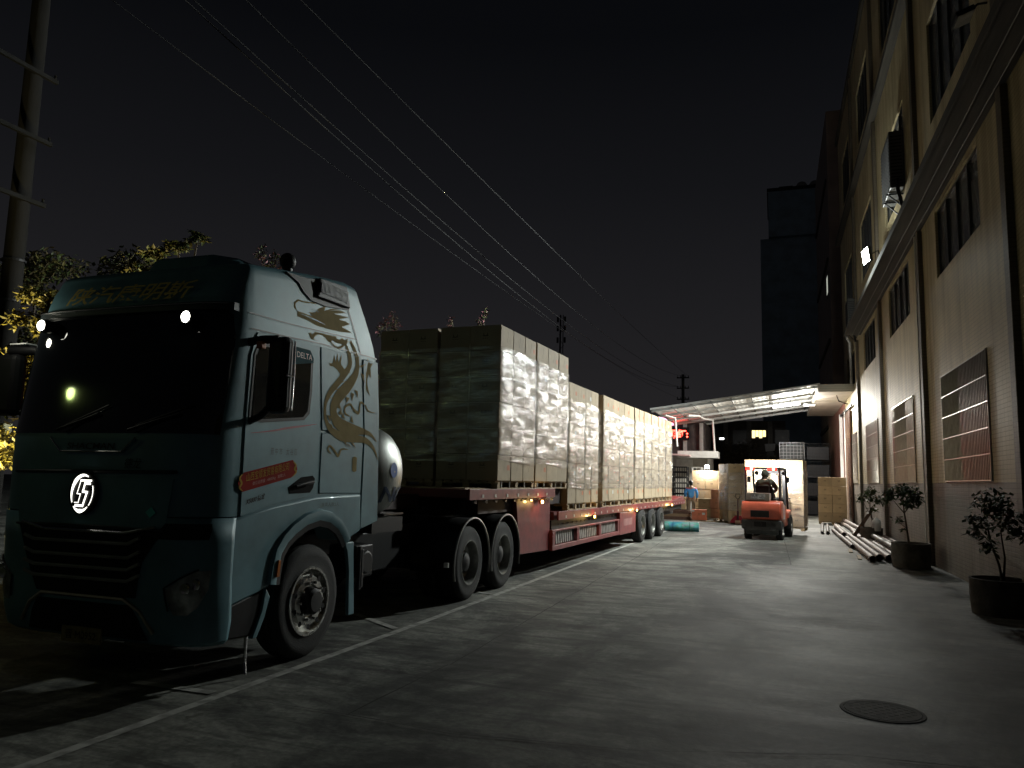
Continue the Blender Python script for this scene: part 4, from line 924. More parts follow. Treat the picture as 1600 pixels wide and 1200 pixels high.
# ================================================================== STEEL CANOPY
SC=thing("steel_canopy","pitched sheet steel canopy spanning the loading yard on steel ribs, lit from below","canopy",(0,40,0))
def cz(x): return 5.02+(x+5.0)*(6.02-5.02)/7.0
def cpt(x,y,o=0): return (x,y-40,cz(x)+o)
YA,YB=35.25,46.4; XA,XB=-5.35,1.92
m=MB(); nx=146; vs=[]
for y in (YA,YB):
    for k in range(nx+1): x=lerp(XA,XB,k/nx); vs.append(cpt(x,y,.004 if k%4<2 else -.004))
m.add(vs,[(k,k+1,nx+2+k,nx+1+k) for k in range(nx)]); rs=m.build("roof_sheet",roofm,SC); sm=rs.modifiers.new("solid",'SOLIDIFY'); sm.thickness=.006
for k in range(5):
    y=lerp(YA+.12,YB-.12,k/4); m=MB()
    a,b=cpt(XA+.05,y,-.10),cpt(XB-.05,y,-.10); d=Vector(b)-Vector(a)
    m.prism([(XA+.05,cz(XA+.05)-.16),(XB-.05,cz(XB-.05)-.16),(XB-.05,cz(XB-.05)-.045),(XA+.05,cz(XA+.05)-.045)],y-40-.04,y-40+.04,'y'); m.build("rafter",greyp,SC)
for k in range(9):
    x=lerp(XA+.1,XB-.25,k/8); m=MB(); m.box(x-.03,x+.03,YA-40+.02,YB-40-.02,cz(x)-.075,cz(x)-.012); m.build("purlin",M("purlin_steel",(.17,.17,.16),.6,.2),SC)
m=MB(); m.prism([(XA,cz(XA)-.05),(XB,cz(XB)-.05),(XB,cz(XB)+.03),(XA,cz(XA)+.03)],YA-40-.02,YA-40-.001,'y'); m.build("edge_trim",whitep,SC)
for x,y,zb in ((-3.05,43.2,3.30),(-5.0,45.8,0)):
    m=MB(); m.tube([(x,y-40,zb),(x-.10,y-40,cz(x)-.16)],.055,10); m.build("post",whitep,SC,smooth=60)
m=MB(); x=-3.15; m.tube([(x,43.2-40,cz(x)-.2),(x-.35,41.6-40,cz(x-.35)-.2),(x-.5,40.6-40,cz(x)-.18),(x-.9,39.2-40,cz(x-.9)-.16)],.05,10); m.tube([(-4.9,37-40,cz(-4.9)-.2),(-4.5,37.6-40,cz(-4.5)-.35),(-4.45,38-40,3.4)],.045,8); m.build("drain_pipe",whitep,SC,smooth=60)
# its lights
cl=thing("canopy_flood_lamp","glaring lamp fixed where the steel canopy meets the concrete slab","flood lamp",(1.62,39.0,5.46))
m=MB(); m.box(-.26,.26,-.10,.10,.0,.08); m.build("housing",greyp,cl,bevel=.01)
m=MB(); m.box(-.24,.24,-.085,.085,-.012,-.003); m.build("lens",E("canopy_glow",(1,.98,.92),40),cl)
cl=thing("tube_lamp","long fluorescent tube lamp under the canopy beside the concrete slab","lamp",(.6,38.9,5.45))
m=MB(); m.box(-.65,.65,-.05,.05,.0,.05,Matrix.Rotation(R(-8),3,'Y'),(0,0,0)); m.build("housing",greyp,cl)
m=MB(); m.tube([Matrix.Rotation(R(-8),3,'Y')@Vector((s*.62,0,-.025)) for s in (-1,1)],.02,8); m.build("tube",E("tube_glow",(1,.98,.94),30),cl)
# ================================================================== FORKLIFT
FK=thing("forklift","orange forklift seen from behind lifting a wide wrapped carton stack","forklift",(-.33,25.05,0),R(-8))
def rbox(mb,x0,x1,prof):  # prof = side outline (y,z)
    mb.prism(prof,x0,x1,'x')
m=MB(); m.prism([(-.50,.60),(-.56,.75),(-.56,1.0),(-.50,1.14),(-.30,1.17),(.05,1.17),(.05,.60)],-.58,.58,'x'); m.build("counterweight",orange,FK,bevel=.06,smooth=40)
m=MB(); m.prism([(-.44,.16),(-.54,.30),(-.54,.598),(.28,.598),(.28,.16)],-.46,.46,'x'); m.prism([(-.44,.30),(-.54,.36),(-.54,.596),(-.36,.596),(-.36,.40)],-.58,.58,'x'); m.build("lower_weight",fkdark,FK,bevel=.04)
m=MB(); m.box(-.30,.24,-.585,-.555,.68,.88); vg=m.build("rear_vent",blackp,FK,bevel=.01)
m=MB()
for k in range(6): m.box(-.28,.22,-.592,-.586,.70+k*.03,.708+k*.03)
m.build("vent_slat",steel,vg)
m=MB(); m.box(-.20,.15,-.56,-.53,.40,.55); m.lathe([(0,.05),(-.05,.05),(-.05,0)],(-.02,-.54,.47),'y',14); m.build("tow_pin",blackp,FK)
m=MB(); m.prism([(.06,.55),(.06,1.17),(.95,1.02),(1.05,.62),(1.9,.60),(1.9,.38),(.9,.36),(.35,.56)],-.52,.52,'x'); m.build("body",orange,FK,bevel=.04)
m=MB(); m.prism([(1.25,.60),(1.30,.78),(1.95,.86),(2.1,.60)],-.56,-.34,'x'); m.prism([(1.25,.60),(1.30,.78),(1.95,.86),(2.1,.60)],.34,.56,'x'); m.build("front_fender",orange,FK,bevel=.03)
m=MB(); m.prism([(.15,.62),(.62,.60),(.50,1.05),(.12,1.14)],.582-.055,.5835-.055,'x'); st=m.build("side_sticker",M("sticker_blue_white",(.50,.56,.66),.4,0,.1),FK)
m=MB(); glyphs("30",.22,.50,.72,.98,lambda u,z:(.530,u,z),m); m.build("sticker_lettering",M("sticker_blue",(.05,.15,.45),.4),st)
m=MB(); m.box(-.28,.28,.18,.62,1.14,1.24); m.box(-.26,.26,.12,.22,1.22,1.62); m.build("seat",M("seat_black",(.006,.006,.006),.8,spec=.1),FK,bevel=.04)
# overhead guard
m=MB()
for s in (-1,1):
    m.tube([(s*.50,-.12,1.14),(s*.50,-.16,2.14)],.038,8); m.tube([(s*.50,1.62,.9),(s*.50,1.18,2.14)],.035,8)
    m.tube([(s*.50,-.18,2.15),(s*.50,1.22,2.15)],.04,8)
for k in range(8): y=-.16+k*.195; m.box(-.5,.5,y-.018,y+.018,2.14,2.18)
m.build("overhead_guard",fkdark,FK,smooth=50)
m=MB(); m.tube([(.2,-.2,1.16),(.2,-.2,2.1)],.012,6); m.build("exhaust",steel,FK)
for s in (-1,1):
    x=-.35 if s<0 else .30
    m=MB(); m.box(x-.14,x+.14,-.25,-.19,2.085,2.175); tlp=m.build("tail_lamp",M("lamp_red_body",(.3,.01,.01),.3),FK,bevel=.01)
    m=MB(); m.box(x-.13,x+.01,-.257,-.252,2.092,2.168); m.box(x+.075,x+.13,-.257,-.252,2.092,2.168); m.build("red_lens",E("tail_red",(1,.015,.01),5),tlp)
    m=MB(); m.box(x+.012,x+.073,-.257,-.252,2.095,2.165); m.build("white_lens",E("tail_white",(1,.62,.42),12),tlp)
    lo=lamp("tail_light",'POINT',(x,-.34,2.12),5,(1,.05,.03),None,.05); lo.parent=tlp
    m=MB(); m.box(s*.60-.05,s*.60+.05,.98,1.02,1.72,1.90); m.tube([(s*.5,1.25,1.95),(s*.6,1.0,1.85)],.01,5); m.build("rear_mirror",blackp,FK,bevel=.01)
    m=MB(); m.lathe([(0,.07),(-.08,.05),(-.08,0)],(s*.42,1.42,2.02),'y',16); hl=m.build("headlamp",blackp,FK,smooth=50)
    m=MB(); m.lathe([(.002,.062),(.002,0)],(s*.42,1.42,2.02),'y',16); m.build("lens",E("headlamp_glow",(1,1,.95),60),hl)
    lo=lamp("headlight",'SPOT',(s*.42,1.44,2.02),240,(1,.99,.93),None,.05,None,140,.5); lo.rotation_euler=(R(72),0,0); lo.parent=hl
# dashboard, wheel, mast
m=MB(); m.prism([(1.15,.6),(1.35,1.2),(1.45,1.22),(1.50,.6)],-.42,.42,'x'); m.build("dashboard",blackp,FK,bevel=.02)
m=MB(); c=Vector((-.05,1.05,1.28)); q=Matrix.Rotation(R(-35),3,'X'); P=[c+q@Vector((.17*math.cos(a),.17*math.sin(a),0)) for a in [2*math.pi*k/20 for k in range(21)]]
m.tube(P,.014,6,False); m.tube([c,(-.05,1.3,1.05)],.018,6); m.tube([P[0],P[10]],.01,5); m.build("steering_wheel",blackp,FK,smooth=60)
m=MB()
for s in (-1,1): m.box(s*.34-.05,s*.34+.05,1.98,2.12,.08,2.12); m.box(s*.22-.04,s*.22+.04,2.0,2.1,.10,2.05)
for z in (.2,1.1,2.06): m.box(-.36,.36,2.02,2.08,z-.05,z+.05)
m.build("mast",steel,FK,bevel=.008)
m=MB(); m.box(-.52,.52,2.13,2.17,.20,.30); m.box(-.52,.52,2.13,2.17,.50,.60)
for k in range(6): x=-.5+k*.2; m.box(x-.012,x+.012,2.14,2.165,.6,1.2)
m.box(-.52,.52,2.14,2.17,1.2,1.24); m.build("carriage",steel,FK)
for s in (-1,1): 
    m=MB(); m.prism([(2.13,.60),(2.19,.60),(2.20,.17),(3.2,.15),(3.2,.13),(2.13,.13)],s*.28-.06,s*.28+.06,'x'); m.build("fork",steel,FK,bevel=.004)
FW=[(-.0,.18),(-.01,.24),(-.0,.30),(-.03,.35),(-.06,.355),(-.14,.355),(-.17,.35),(-.2,.30),(-.19,.18)]
for x,y,sc in ((.56,0,.76),(-.56,0,.76),(.60,1.72,1.0),(-.60,1.72,1.0)):
    s=1 if x>0 else -1
    m=MB(); m.lathe([(h*s,r*sc) for h,r in FW],(x,y,.355*sc),'x',36); w=m.build("wheel",rubber,FK,smooth=35)
    m=MB()
    for k in range(18):
        a=2*math.pi*k/18; m.box(x-.10*s-.09,x-.10*s+.09,y-.018,y+.018,.352*sc*2-.004,.352*sc*2+.012,Matrix.Rotation(a,3,'X'),(x,y,.355*sc))
    m.build("tread",rubber,w)
    m=MB(); m.lathe([(h*s,r*sc) for h,r in [(-.01,.185),(-.005,.17),(-.05,.15),(-.04,.07),(0,.06),(.0,0)]],(x,y,.355*sc),'x',24); m.build("rim",M("forklift_rim",(.5,.48,.45),.5,.2),w,smooth=40)
# box riding on the counterweight
def carton(name,label,loc,sx,sy,sz,rz=0,mat=None,group=None,marks=True,cat="carton"):
    o=carton_mesh(mat or card2,sx,sy,sz,None,name); o.location=loc; o.rotation_euler=(0,0,rz); return tag(o,label,cat,group)
pm=MB(); pm.box(-.34,.34,-.17,.17,0,.225)
pm.cm=1; pm.add([(-.20,-.172,.05),(.22,-.172,.05),(.22,-.172,.19),(-.20,-.172,.19)],[(0,1,2,3)])
cx=FK.matrix_basis@Vector((-.10,-.30,1.172))
o=pm.build("tool_carton",[M("dim_carton",(.20,.17,.14),.7),M("scuffed_label",(.36,.35,.35),.6,0,.5,14)],None,cx,bevel=.01); o.rotation_euler=(0,0,R(-8)); tag(o,"low grey carton with scuffed pale label riding on the forklift's rear","carton")
# its load
ld=FK.matrix_basis@Vector((-.02,2.82,.17))
load("carton_load","glaring wide carton stack carried on the forklift's forks",tuple(ld),R(-8),4,2,6,cw=.47,cl=.53,ch=.366,mat=card2,wrap=(.0,.87),group="wrapped carton stacks on the yard floor",seed=31)
# ================================================================== PEOPLE
def skin_mesh(chains, sub=2):
    """chains: list of lists of (key or coord, radius); joined where coordinates coincide. first vertex is root"""
    bm=bmesh.new(); lay=bm.verts.layers.skin.verify(); D={}; first=None
    for ch in chains:
        prev=None
        for p,r in ch:
            k=tuple(round(c,4) for c in p)
            if k not in D:
                v=bm.verts.new(p); v[lay].radius=(r,r) if not isinstance(r,tuple) else r; D[k]=v
                if first is None: first=v; v[lay].use_root=True
            v=D[k]
            if prev is not None and not bm.edges.get((prev,v)): bm.edges.new((prev,v))
            prev=v
    me=bpy.data.meshes.new("tmp"); bm.to_mesh(me); bm.free()
    o=bpy.data.objects.new("tmp",me); COL.objects.link(o)
    sk=o.modifiers.new("s",'SKIN'); sk.use_smooth_shade=True; sk.branch_smoothing=.5
    ss=o.modifiers.new("u",'SUBSURF'); ss.levels=sub; ss.render_levels=sub
    bpy.context.view_layer.update(); dg=bpy.context.evaluated_depsgraph_get()
    r=bpy.data.meshes.new_from_object(o.evaluated_get(dg)); bpy.data.objects.remove(o); bpy.data.meshes.remove(me)
    for p in r.polygons: p.use_smooth=True
    return r
def part(me,name,mat,parent):
    me.materials.clear(); me.materials.append(mat); me.name=name
    o=bpy.data.objects.new(name,me); COL.objects.link(o); o.parent=parent; return o
def hand(w, d, s, palmn):
    """five fingers rooted in a palm at wrist w pointing along d; palmn = direction fingers curl to; s = +-1 thumb side vector"""
    w=Vector(w); d=Vector(d).normalized(); c=Vector(palmn).normalized(); t=Vector(s).normalized()
    pa=w+d*.05; ch=[[(tuple(w),.024),(tuple(pa),(.030))]]
    for off,L in ((-.030,.066),(-.010,.078),(.010,.083),(.030,.075)):
        b=w+d*.088+t*off; ch.append([(tuple(pa),.030),(tuple(b),.011),(tuple(b+d*L*.5+c*L*.12),.0095),(tuple(b+d*L*.8+c*L*.45),.008)])
    b=w+d*.035+t*.040; ch.append([(tuple(pa),.030),(tuple(b),.013),(tuple(b+d*.03+t*.018+c*.01),.011),(tuple(b+d*.055+t*.016+c*.025),.009)])
    return ch
def head_chain(neck, hd, face):
    neck=Vector(neck); hd=Vector(hd); f=Vector(face).normalized(); u=Vector((0,0,1)); s=f.cross(u)
    cr=hd+u*.055
    ch=[[(tuple(neck),.055),(tuple(neck.lerp(hd,.55)),.058),(tuple(hd),(.078)),(tuple(cr),.080),(tuple(hd+u*.10),.055)],
        [(tuple(hd),.078),(tuple(hd+f*.055-u*.055),.040)],                 # jaw
        [(tuple(hd),.078),(tuple(hd+f*.085-u*.005),.014)]]                 # nose
    for q in (-1,1): ch.append([(tuple(hd),.078),(tuple(hd+s*q*.088-u*.004),.016)])  # ears
    return ch
# worker standing behind the trailer's tail, seen from the back
PW=thing("person","worker seen from behind in blue jacket with red shoulders, standing by loose cartons","person",(-3.62,36.2,0),R(6))
pel=(0,0,.95)
hips=[(-.10,0,.90),(.10,0,.90)]; sh=[(-.19,0,1.42),(.19,0,1.42)]
armL=[(-.19,0,1.42),(-.27,.02,1.16),(-.22,.22,1.0)]; armR=[(.19,0,1.42),(.27,.03,1.15),(.25,.16,.93)]
legs=[[(-.10,0,.90),(-.12,.02,.49),(-.13,-.02,.09)],[(.10,0,.90),(.12,.03,.49),(.14,.0,.09)]]
neck=(0,.0,1.50); hd=(0,.035,1.615)
ch=[[(pel,.13),((0,0,1.15),.12),((0,0,1.38),.13),(neck,.055)]]+head_chain(neck,hd,(-.35,1,-.25))[0:]
for a in (armL,armR):
    ch.append([((0,0,1.38),.13),(a[0],.062),(a[1],.045),(a[2],.03)])
    d=Vector(a[2])-Vector(a[1]); ch+=hand(a[2],d,(1 if a is armL else -1,0.3,0),(0,0,-1))
for l in legs: ch.append([(pel,.13),(l[0],.085),(l[1],.058),(l[2],.042),((l[2][0],l[2][1]+.10,.045),.035)])
part(skin_mesh(ch),"body",skin,PW)
jk=[[((0,0,.93),.165),((0,.0,1.12),.165),((0,0,1.33),.165),((0,0,1.46),.085)]]
for a in (armL,armR): jk.append([((0,0,1.33),.165),(a[0],.082),(a[1],.068),(tuple(Vector(a[1]).lerp(Vector(a[2]),.85)),.055)])
bluej=M("blue_jacket",(.09,.40,.95),.75,0,.12,6,bump=.3,bscale=14); redj=M("red_yoke",(.62,.05,.07),.75,0,.1,6)
jme=skin_mesh(jk); j=part(jme,"jacket",bluej,PW)
jme.materials.append(redj)
for p in jme.polygons:
    if p.center.z>1.385: p.material_index=1
tr_=[[((0,0,.90),.135),((0,0,.98),.130)]]
for l in legs: tr_.append([((0,0,.90),.135),(l[0],.098),(l[1],.082),(tuple(Vector(l[2])+Vector((0,0,.02))),.074)])
part(skin_mesh(tr_),"trousers",M("khaki_trousers",(.30,.24,.17),.85,0,.15,6,bump=.3,bscale=12),PW)
m=MB(); m.ball((hd[0],hd[1]-.012,hd[2]+.055),.098,.108,.105); m.ball((hd[0],hd[1]-.04,hd[2]-.01),.085,.07,.09); m.build("hair",hairm,PW,smooth=80)
for l in legs:
    m=MB(); m.ball((l[2][0],l[2][1]+.06,.045),.055,.145,.05); m.build("shoe",blackp,PW,smooth=80)
# forklift driver, seated
PD=thing("person","forklift driver seated with his back to the yard in a dark olive jacket","person",tuple(FK.matrix_basis@Vector((0,.42,1.24))),R(-8))
pel=(0,0,.10); neck=(-.02,.03,.60); hd=(-.02,.06,.705)
armR=[(.19,.02,.52),(.30,.20,.30),(.16,.50,.16)]; armL=[(-.21,.02,.52),(-.29,.20,.30),(-.18,.50,.12)]
legs=[[(-.10,.03,.07),(-.16,.45,.10),(-.16,.62,-.38)],[(.10,.03,.07),(.16,.45,.10),(.16,.62,-.38)]]
ch=[[(pel,.13),((0,0,.28),.12),((-.01,.0,.48),.13),(neck,.055)]]+head_chain(neck,hd,(.1,1,-.1))
for a in (armL,armR):
    ch.append([((-.01,0,.48),.13),(a[0],.062),(a[1],.045),(a[2],.03)]); d=Vector(a[2])-Vector(a[1]); ch+=hand(a[2],d,(1 if a is armL else -1,0,.2),(0,.3,-1))
for l in legs: ch.append([(pel,.13),(l[0],.085),(l[1],.058),(l[2],.042),((l[2][0],l[2][1]+.10,l[2][2]-.05),.035)])
part(skin_mesh(ch),"body",skin,PD)
jk=[[((0,0,.08),.175),((0,-.01,.28),.17),((-.01,-.01,.44),.175),((-.02,.02,.58),.09)]]
for a in (armL,armR): jk.append([((-.01,-.01,.44),.175),(a[0],.095),(a[1],.075),(tuple(Vector(a[1]).lerp(Vector(a[2]),.85)),.055)])
part(skin_mesh(jk),"jacket",M("olive_jacket",(.030,.032,.018),.85,0,.2,6,bump=.3,bscale=12),PD)
tr_=[[((0,.0,.06),.14),((0,0,.13),.13)]]
for l in legs: tr_.append([((0,0,.06),.14),(l[0],.10),(l[1],.08),(l[2],.07)])
part(skin_mesh(tr_),"trousers",M("dark_trousers",(.05,.05,.05),.85),PD)
m=MB(); m.ball((hd[0],hd[1]-.015,hd[2]+.03),.112,.115,.135); m.ball((hd[0],hd[1]-.03,hd[2]-.09),.085,.08,.10); m.build("hood_cap",M("knit_cap",(.025,.025,.016),.9),PD,smooth=80)
for l in legs:
    m=MB(); m.ball((l[2][0],l[2][1]+.06,l[2][2]-.05),.05,.13,.045); m.build("shoe",blackp,PD,smooth=80)
# ================================================================== YARD GOODS
G="wrapped carton stacks on the yard floor"
load("carton_load","wrapped carton stack standing behind the red pallet jack, dark wrapped side towards the cartons",(-1.55,34.6,0),R(18),2,3,6,cw=.56,cl=.50,ch=.395,mat=card2,wrap=(.18,.84),group=G,seed=41)
load("carton_load","neat bare carton stack of two columns on a pallet by the brown sliding door",(2.42,37.2,0),R(-4),2,2,5,cw=.58,cl=.55,ch=.385,mat=card2,wrap=None,group=G,seed=42)
load("carton_load","tall carton stack behind the loose cartons, with the work lamp standing on it",(-3.0,37.2,0),R(-4),2,2,5,cw=.60,cl=.55,ch=.42,mat=card2,wrap=None,group=G,seed=43)
load("carton_load","carton stack set back in the shade behind the work lamp",(-1.9,38.6,0),R(-4),2,2,6,cw=.60,cl=.55,ch=.41,mat=card2,wrap=None,group=G,seed=44)
wl=thing("work_lamp","glaring work lamp standing on top of the tall carton stack","work lamp",(-2.95,36.72,2.225))
m=MB(); m.box(-.10,.10,-.03,.04,.10,.26); m.build("housing",blackp,wl,bevel=.015)
m=MB(); m.box(-.085,.085,-.037,-.031,.115,.245); m.build("lens",E("work_glow",(1,1,.96),70),wl)
m=MB(); m.tube([(-.11,0,.18),(-.11,0,.012),(.11,0,.012),(.11,0,.18)],.012,6); m.build("stand",steel,wl)
brown=cardboard("cardboard_brown",(.26,.135,.085)); olivec=cardboard("cardboard_olive",(.24,.19,.10))
LG="loose cartons stacked beside the worker"
for x,y,k,n,mt,lab in ((-2.42,35.8,0,0,brown,"bottom carton of the reddish brown column right of the worker"),(-2.42,35.8,1,0,brown,"middle carton of the reddish brown column right of the worker"),(-2.42,35.8,2,0,brown,"top carton of the reddish brown column right of the worker"),
    (-2.98,35.9,0,0,olivec,"bottom olive carton close to the worker's legs"),(-2.98,35.9,1,0,olivec,"upper olive carton close to the worker's hip")):
    carton("carton",lab,(x+random.uniform(-.02,.02),y,.13+k*.42),.56,.5,.415,R(-5),mt,LG)
m=MB()
for k in range(5): m.box(-.65,.65,-.5+k*.22,-.5+k*.22+.16,.10,.125)
for x in (-.55,0,.55):
    m.box(x-.05,x+.05,-.5,.54,0,.10)
o=m.build("wooden_pallet",M("grey_pallet_wood",(.40,.36,.30),.8,0,.25,4),None,(-2.55,35.8,0)); tag(o,"pale wooden pallet lying under the loose brown cartons","pallet")
carton("red_carton","bright orange red carton with a white label on the ground at the worker's feet",(-3.16,35.15,.035),.64,.42,.46,R(3),cardred)
m=MB(); P_=FP=None
m.add([(.12,-.2135,.24),(.24,-.2135,.24),(.24,-.2135,.33),(.12,-.2135,.33)],[(0,1,2,3)]); m.add([(-.31,-.2135,.37),(-.21,-.2135,.37),(-.21,-.2135,.43),(-.31,-.2135,.43)],[(0,1,2,3)])
o=m.build("label",labelw,bpy.data.objects["red_carton"])
m=MB(); m.box(-.95,.95,-.08,.08,0,.03); o=m.build("plank",wood,None,(-2.75,34.75,0)); o.rotation_euler=(0,0,R(2)); tag(o,"pale wooden plank on the ground in front of the red carton","plank")
carton("carton","narrow pale carton standing between the worker and the red trailer tail",(-3.92,35.9,.45),.22,.4,.55,R(5),card2)
carton("carton","dark red narrow carton left of the pale narrow one by the worker",(-4.25,36.0,.42),.28,.4,.55,R(5),brown)
carton("carton","wide reddish brown carton just behind the trailer tail",(-4.75,36.4,.30),.7,.5,.75,R(5),brown)
for k,(x,y,w,d,h,lab) in enumerate(((-4.3,35.9,1.5,.9,.14,"lowest flat board pile left of the worker"),(-4.35,35.95,1.4,.8,.12,"middle flat board pile left of the worker"),(-4.25,36.0,1.3,.75,.14,"top flat board pile left of the worker"))):
    m=MB(); zb=sum([.14,.12,.14][:k])
    for q in range(3): m.box(-w/2+random.uniform(-.04,.04),w/2+random.uniform(-.04,.04),-d/2,d/2,q*h/3+.002,(q+1)*h/3-.004)
    o=m.build("board_pile",[film_brown,M("board_tan",(.36,.24,.14),.7),film_brown][k],None,(x,y,zb)); tag(o,lab,"boards","board piles beside the worker")
# rolled tarpaulin
tp=thing("rolled_tarpaulin","rolled up blue and green tarpaulin lying on the ground at the trailer's rear wheels","tarpaulin",(-3.02,27.15,.16),R(4))
def tarp_mat():
    m,t,b=nodes("tarp"); L=t.links.new; tcn=t.nodes.new("ShaderNodeTexCoord"); n=t.nodes.new("ShaderNodeTexNoise"); n.inputs["Scale"].default_value=4; n.inputs["Detail"].default_value=5
    L(tcn.outputs["Object"],n.inputs["Vector"]); r=t.nodes.new("ShaderNodeValToRGB"); e=r.color_ramp.elements
    e[0].position=.32; e[0].color=(.03,.13,.26,1); e[1].position=.68; e[1].color=(.20,.23,.28,1)
    q=e.new(.45); q.color=(.06,.24,.29,1); q=e.new(.55); q.color=(.07,.26,.20,1)
    L(n.outputs["Fac"],r.inputs[0]); L(r.outputs[0],b.inputs["Base Color"]); b.inputs["Roughness"].default_value=.35
    n2=t.nodes.new("ShaderNodeTexNoise"); n2.inputs["Scale"].default_value=9; L(tcn.outputs["Object"],n2.inputs["Vector"]); bp=t.nodes.new("ShaderNodeBump"); bp.inputs["Strength"].default_value=.6; bp.inputs["Distance"].default_value=.04; L(n2.outputs["Fac"],bp.inputs["Height"]); L(bp.outputs[0],b.inputs["Normal"]); return m
m=MB(); P=[]
for j in range(25):
    x=lerp(-.58,.56,j/24)
    for k in range(24):
        a=2*math.pi*k/24; r_=.165+.018*noise.noise((x*4,math.cos(a)*2,math.sin(a)*2)); P.append((x,r_*math.cos(a)*1.15,max(-.158,r_*math.sin(a)*.95)))
m.add(P,[(j*24+k,j*24+(k+1)%24,(j+1)*24+(k+1)%24,(j+1)*24+k) for j in range(24) for k in range(24)]+[list(range(24)),[24*24+k for k in range(24)]]); m.build("roll",tarp_mat(),tp,smooth=60)
m=MB(); P=[(-.582,.011*k*math.cos(k*.5),.010*k*math.sin(k*.5)) for k in range(15)]; m.tube(P,.006,5); m.tube([(-.585,.17*math.cos(a*.3),.14*math.sin(a*.3)) for a in range(22)],.010,5)
for x in (-.3,.25): m.tube([(x,.20*math.cos(2*math.pi*k/16),.165*math.sin(2*math.pi*k/16)) for k in range(17) if math.sin(2*math.pi*k/16)>-.9],.007,5)
m.build("tie_rope",blackp,tp)
# pallet jack
pj=thing("pallet_jack","red hand pallet jack with upright handle parked before the wrapped stack","pallet jack",(-1.42,33.4,0),R(-10))
m=MB()
for s in (-.2,.2): m.prism([(0,.06),(0,.12),(1.1,.10),(1.15,.06)],s-.08,s+.08,'x')
m.prism([(-.36,.06),(.36,.06),(.30,.16),(.13,.36),(-.13,.36),(-.30,.16)],-.12,.05,'y'); m.build("fork_frame",redd if False else M("jack_red",(.42,.025,.045),.4,0,.1),pj,bevel=.012)
m=MB(); m.lathe([(-.1,.085),(.1,.085),(.1,0)],(0,-.16,.086),'x',18); m.build("wheel",M("poly_wheel",(.5,.30,.20),.5),pj,smooth=40)
m=MB(); m.tube([(0,-.16,.2),(0,-.16,.55)],.045,8); m.tube([(0,-.16,.5),(0,-.13,1.05)],.022,8); m.build("handle_post",M("jack_dark",(.09,.02,.025),.5),pj,smooth=60)
m=MB(); m.tube([(0,-.13,1.02),(-.08,-.13,1.10),(-.09,-.13,1.24),(.09,-.13,1.24),(.08,-.13,1.10),(0,-.13,1.02)],.016,6); m.build("handle",blackp,pj,smooth=60)
# black plastic pallets stacked
for x,y,lab in ((-5.35,40.6,"left tower of black plastic crates behind the trailer tail"),(-4.55,40.4,"right tower of black plastic crates behind the worker")):
    t=thing("crate_tower",lab,"crates",(x,y,0),0,"black crate towers behind the trailer")
    for k in range(9):
        m=MB(); z=k*.275
        m.box(-.36,.36,-.5,.5,z,z+.03); m.box(-.36,.36,-.5,-.47,z+.22,z+.265); m.box(-.36,.36,.47,.5,z+.22,z+.265)
        for q in range(4): u=-.36+q*.228; m.box(u,u+.036,-.5,-.46,z+.03,z+.22); m.box(u,u+.036,.46,.5,z+.03,z+.22)
        m.box(-.36,-.33,-.46,.46,z+.06,z+.265); m.box(.33,.36,-.46,.46,z+.06,z+.265)
        m.build("crate",blackp,t)
t=thing("crate_tower","grey slotted plastic crate tower just right of the black ones","crates",(-3.78,40.9,0),0,"black crate towers behind the trailer")
for k in range(8):
    m=MB(); z=k*.31
    m.box(-.25,.25,-.3,.3,z,z+.03); m.box(-.25,.25,-.3,-.27,z+.24,z+.30)
    for q in range(3): u=-.25+q*.23; m.box(u,u+.04,-.3,-.26,z+.03,z+.24)
    m.box(-.25,-.22,-.26,.3,z+.05,z+.30); m.box(.22,.25,-.26,.3,z+.05,z+.30); m.build("crate",plast if k>3 else steel,t)
# wire cages on the right
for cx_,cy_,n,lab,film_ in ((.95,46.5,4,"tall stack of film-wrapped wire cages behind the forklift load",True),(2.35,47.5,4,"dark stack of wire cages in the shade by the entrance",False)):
    t=thing("wire_cage_stack",lab,"wire cages",(cx_,cy_,0),0,"wire cage stacks behind the forklift")
    for k in range(n):
        z=k*1.02; m=MB()
        for q in range(8):
            u=-.65+q*1.3/7
            m.tube([(u,-.5,z+.05),(u,-.5,z+1.0)],.011,4); m.tube([(u,.5,z+.05),(u,.5,z+1.0)],.011,4)
        for q in range(6):
            zz=z+.06+q*.185; m.tube([(-.65,-.5,zz),(.65,-.5,zz),(.65,.5,zz),(-.65,.5,zz),(-.65,-.5,zz)],.011,4)
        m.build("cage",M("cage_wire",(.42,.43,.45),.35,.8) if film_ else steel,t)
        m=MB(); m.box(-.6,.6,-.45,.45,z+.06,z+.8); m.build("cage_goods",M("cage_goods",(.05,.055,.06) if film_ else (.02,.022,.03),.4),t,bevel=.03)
# ================================================================== PIPES BY THE WALL
PG="pipes lying along the factory wall"
def pipe(label,a,b,r,mat=pipe_m,lab=None):
    A,B=Vector(a),Vector(b); d=(B-A); L=d.length; q=Vector((0,1,0)).rotation_difference(d.normalized())
    m=MB(); m.lathe([(0,r),(L,r),(L,r*.80),(0,r*.80)],(0,0,0),'y',20,True)
    o=m.build("steel_pipe",mat,None,a,smooth=40); o.rotation_mode='QUATERNION'; o.rotation_quaternion=q
    return tag(o,label,"pipe",PG)
pipe("short thin pipe farthest left, pointing at the forklift",(1.53,29.0,.055),(1.90,35.8,.055),.052,pipe_d)
pipe("second short thin pipe beside the leftmost one",(1.71,29.0,.06),(2.03,34.6,.06),.058,pipe_d)
pipe("dark lone pipe at the outer edge of the heap",(1.95,22.7,.065),(1.99,30.8,.065),.062)
pipe("long pipe lying flat, outermost of the three wide dark mouths",(2.03,19.0,.078),(2.08,26.1,.078),.075)
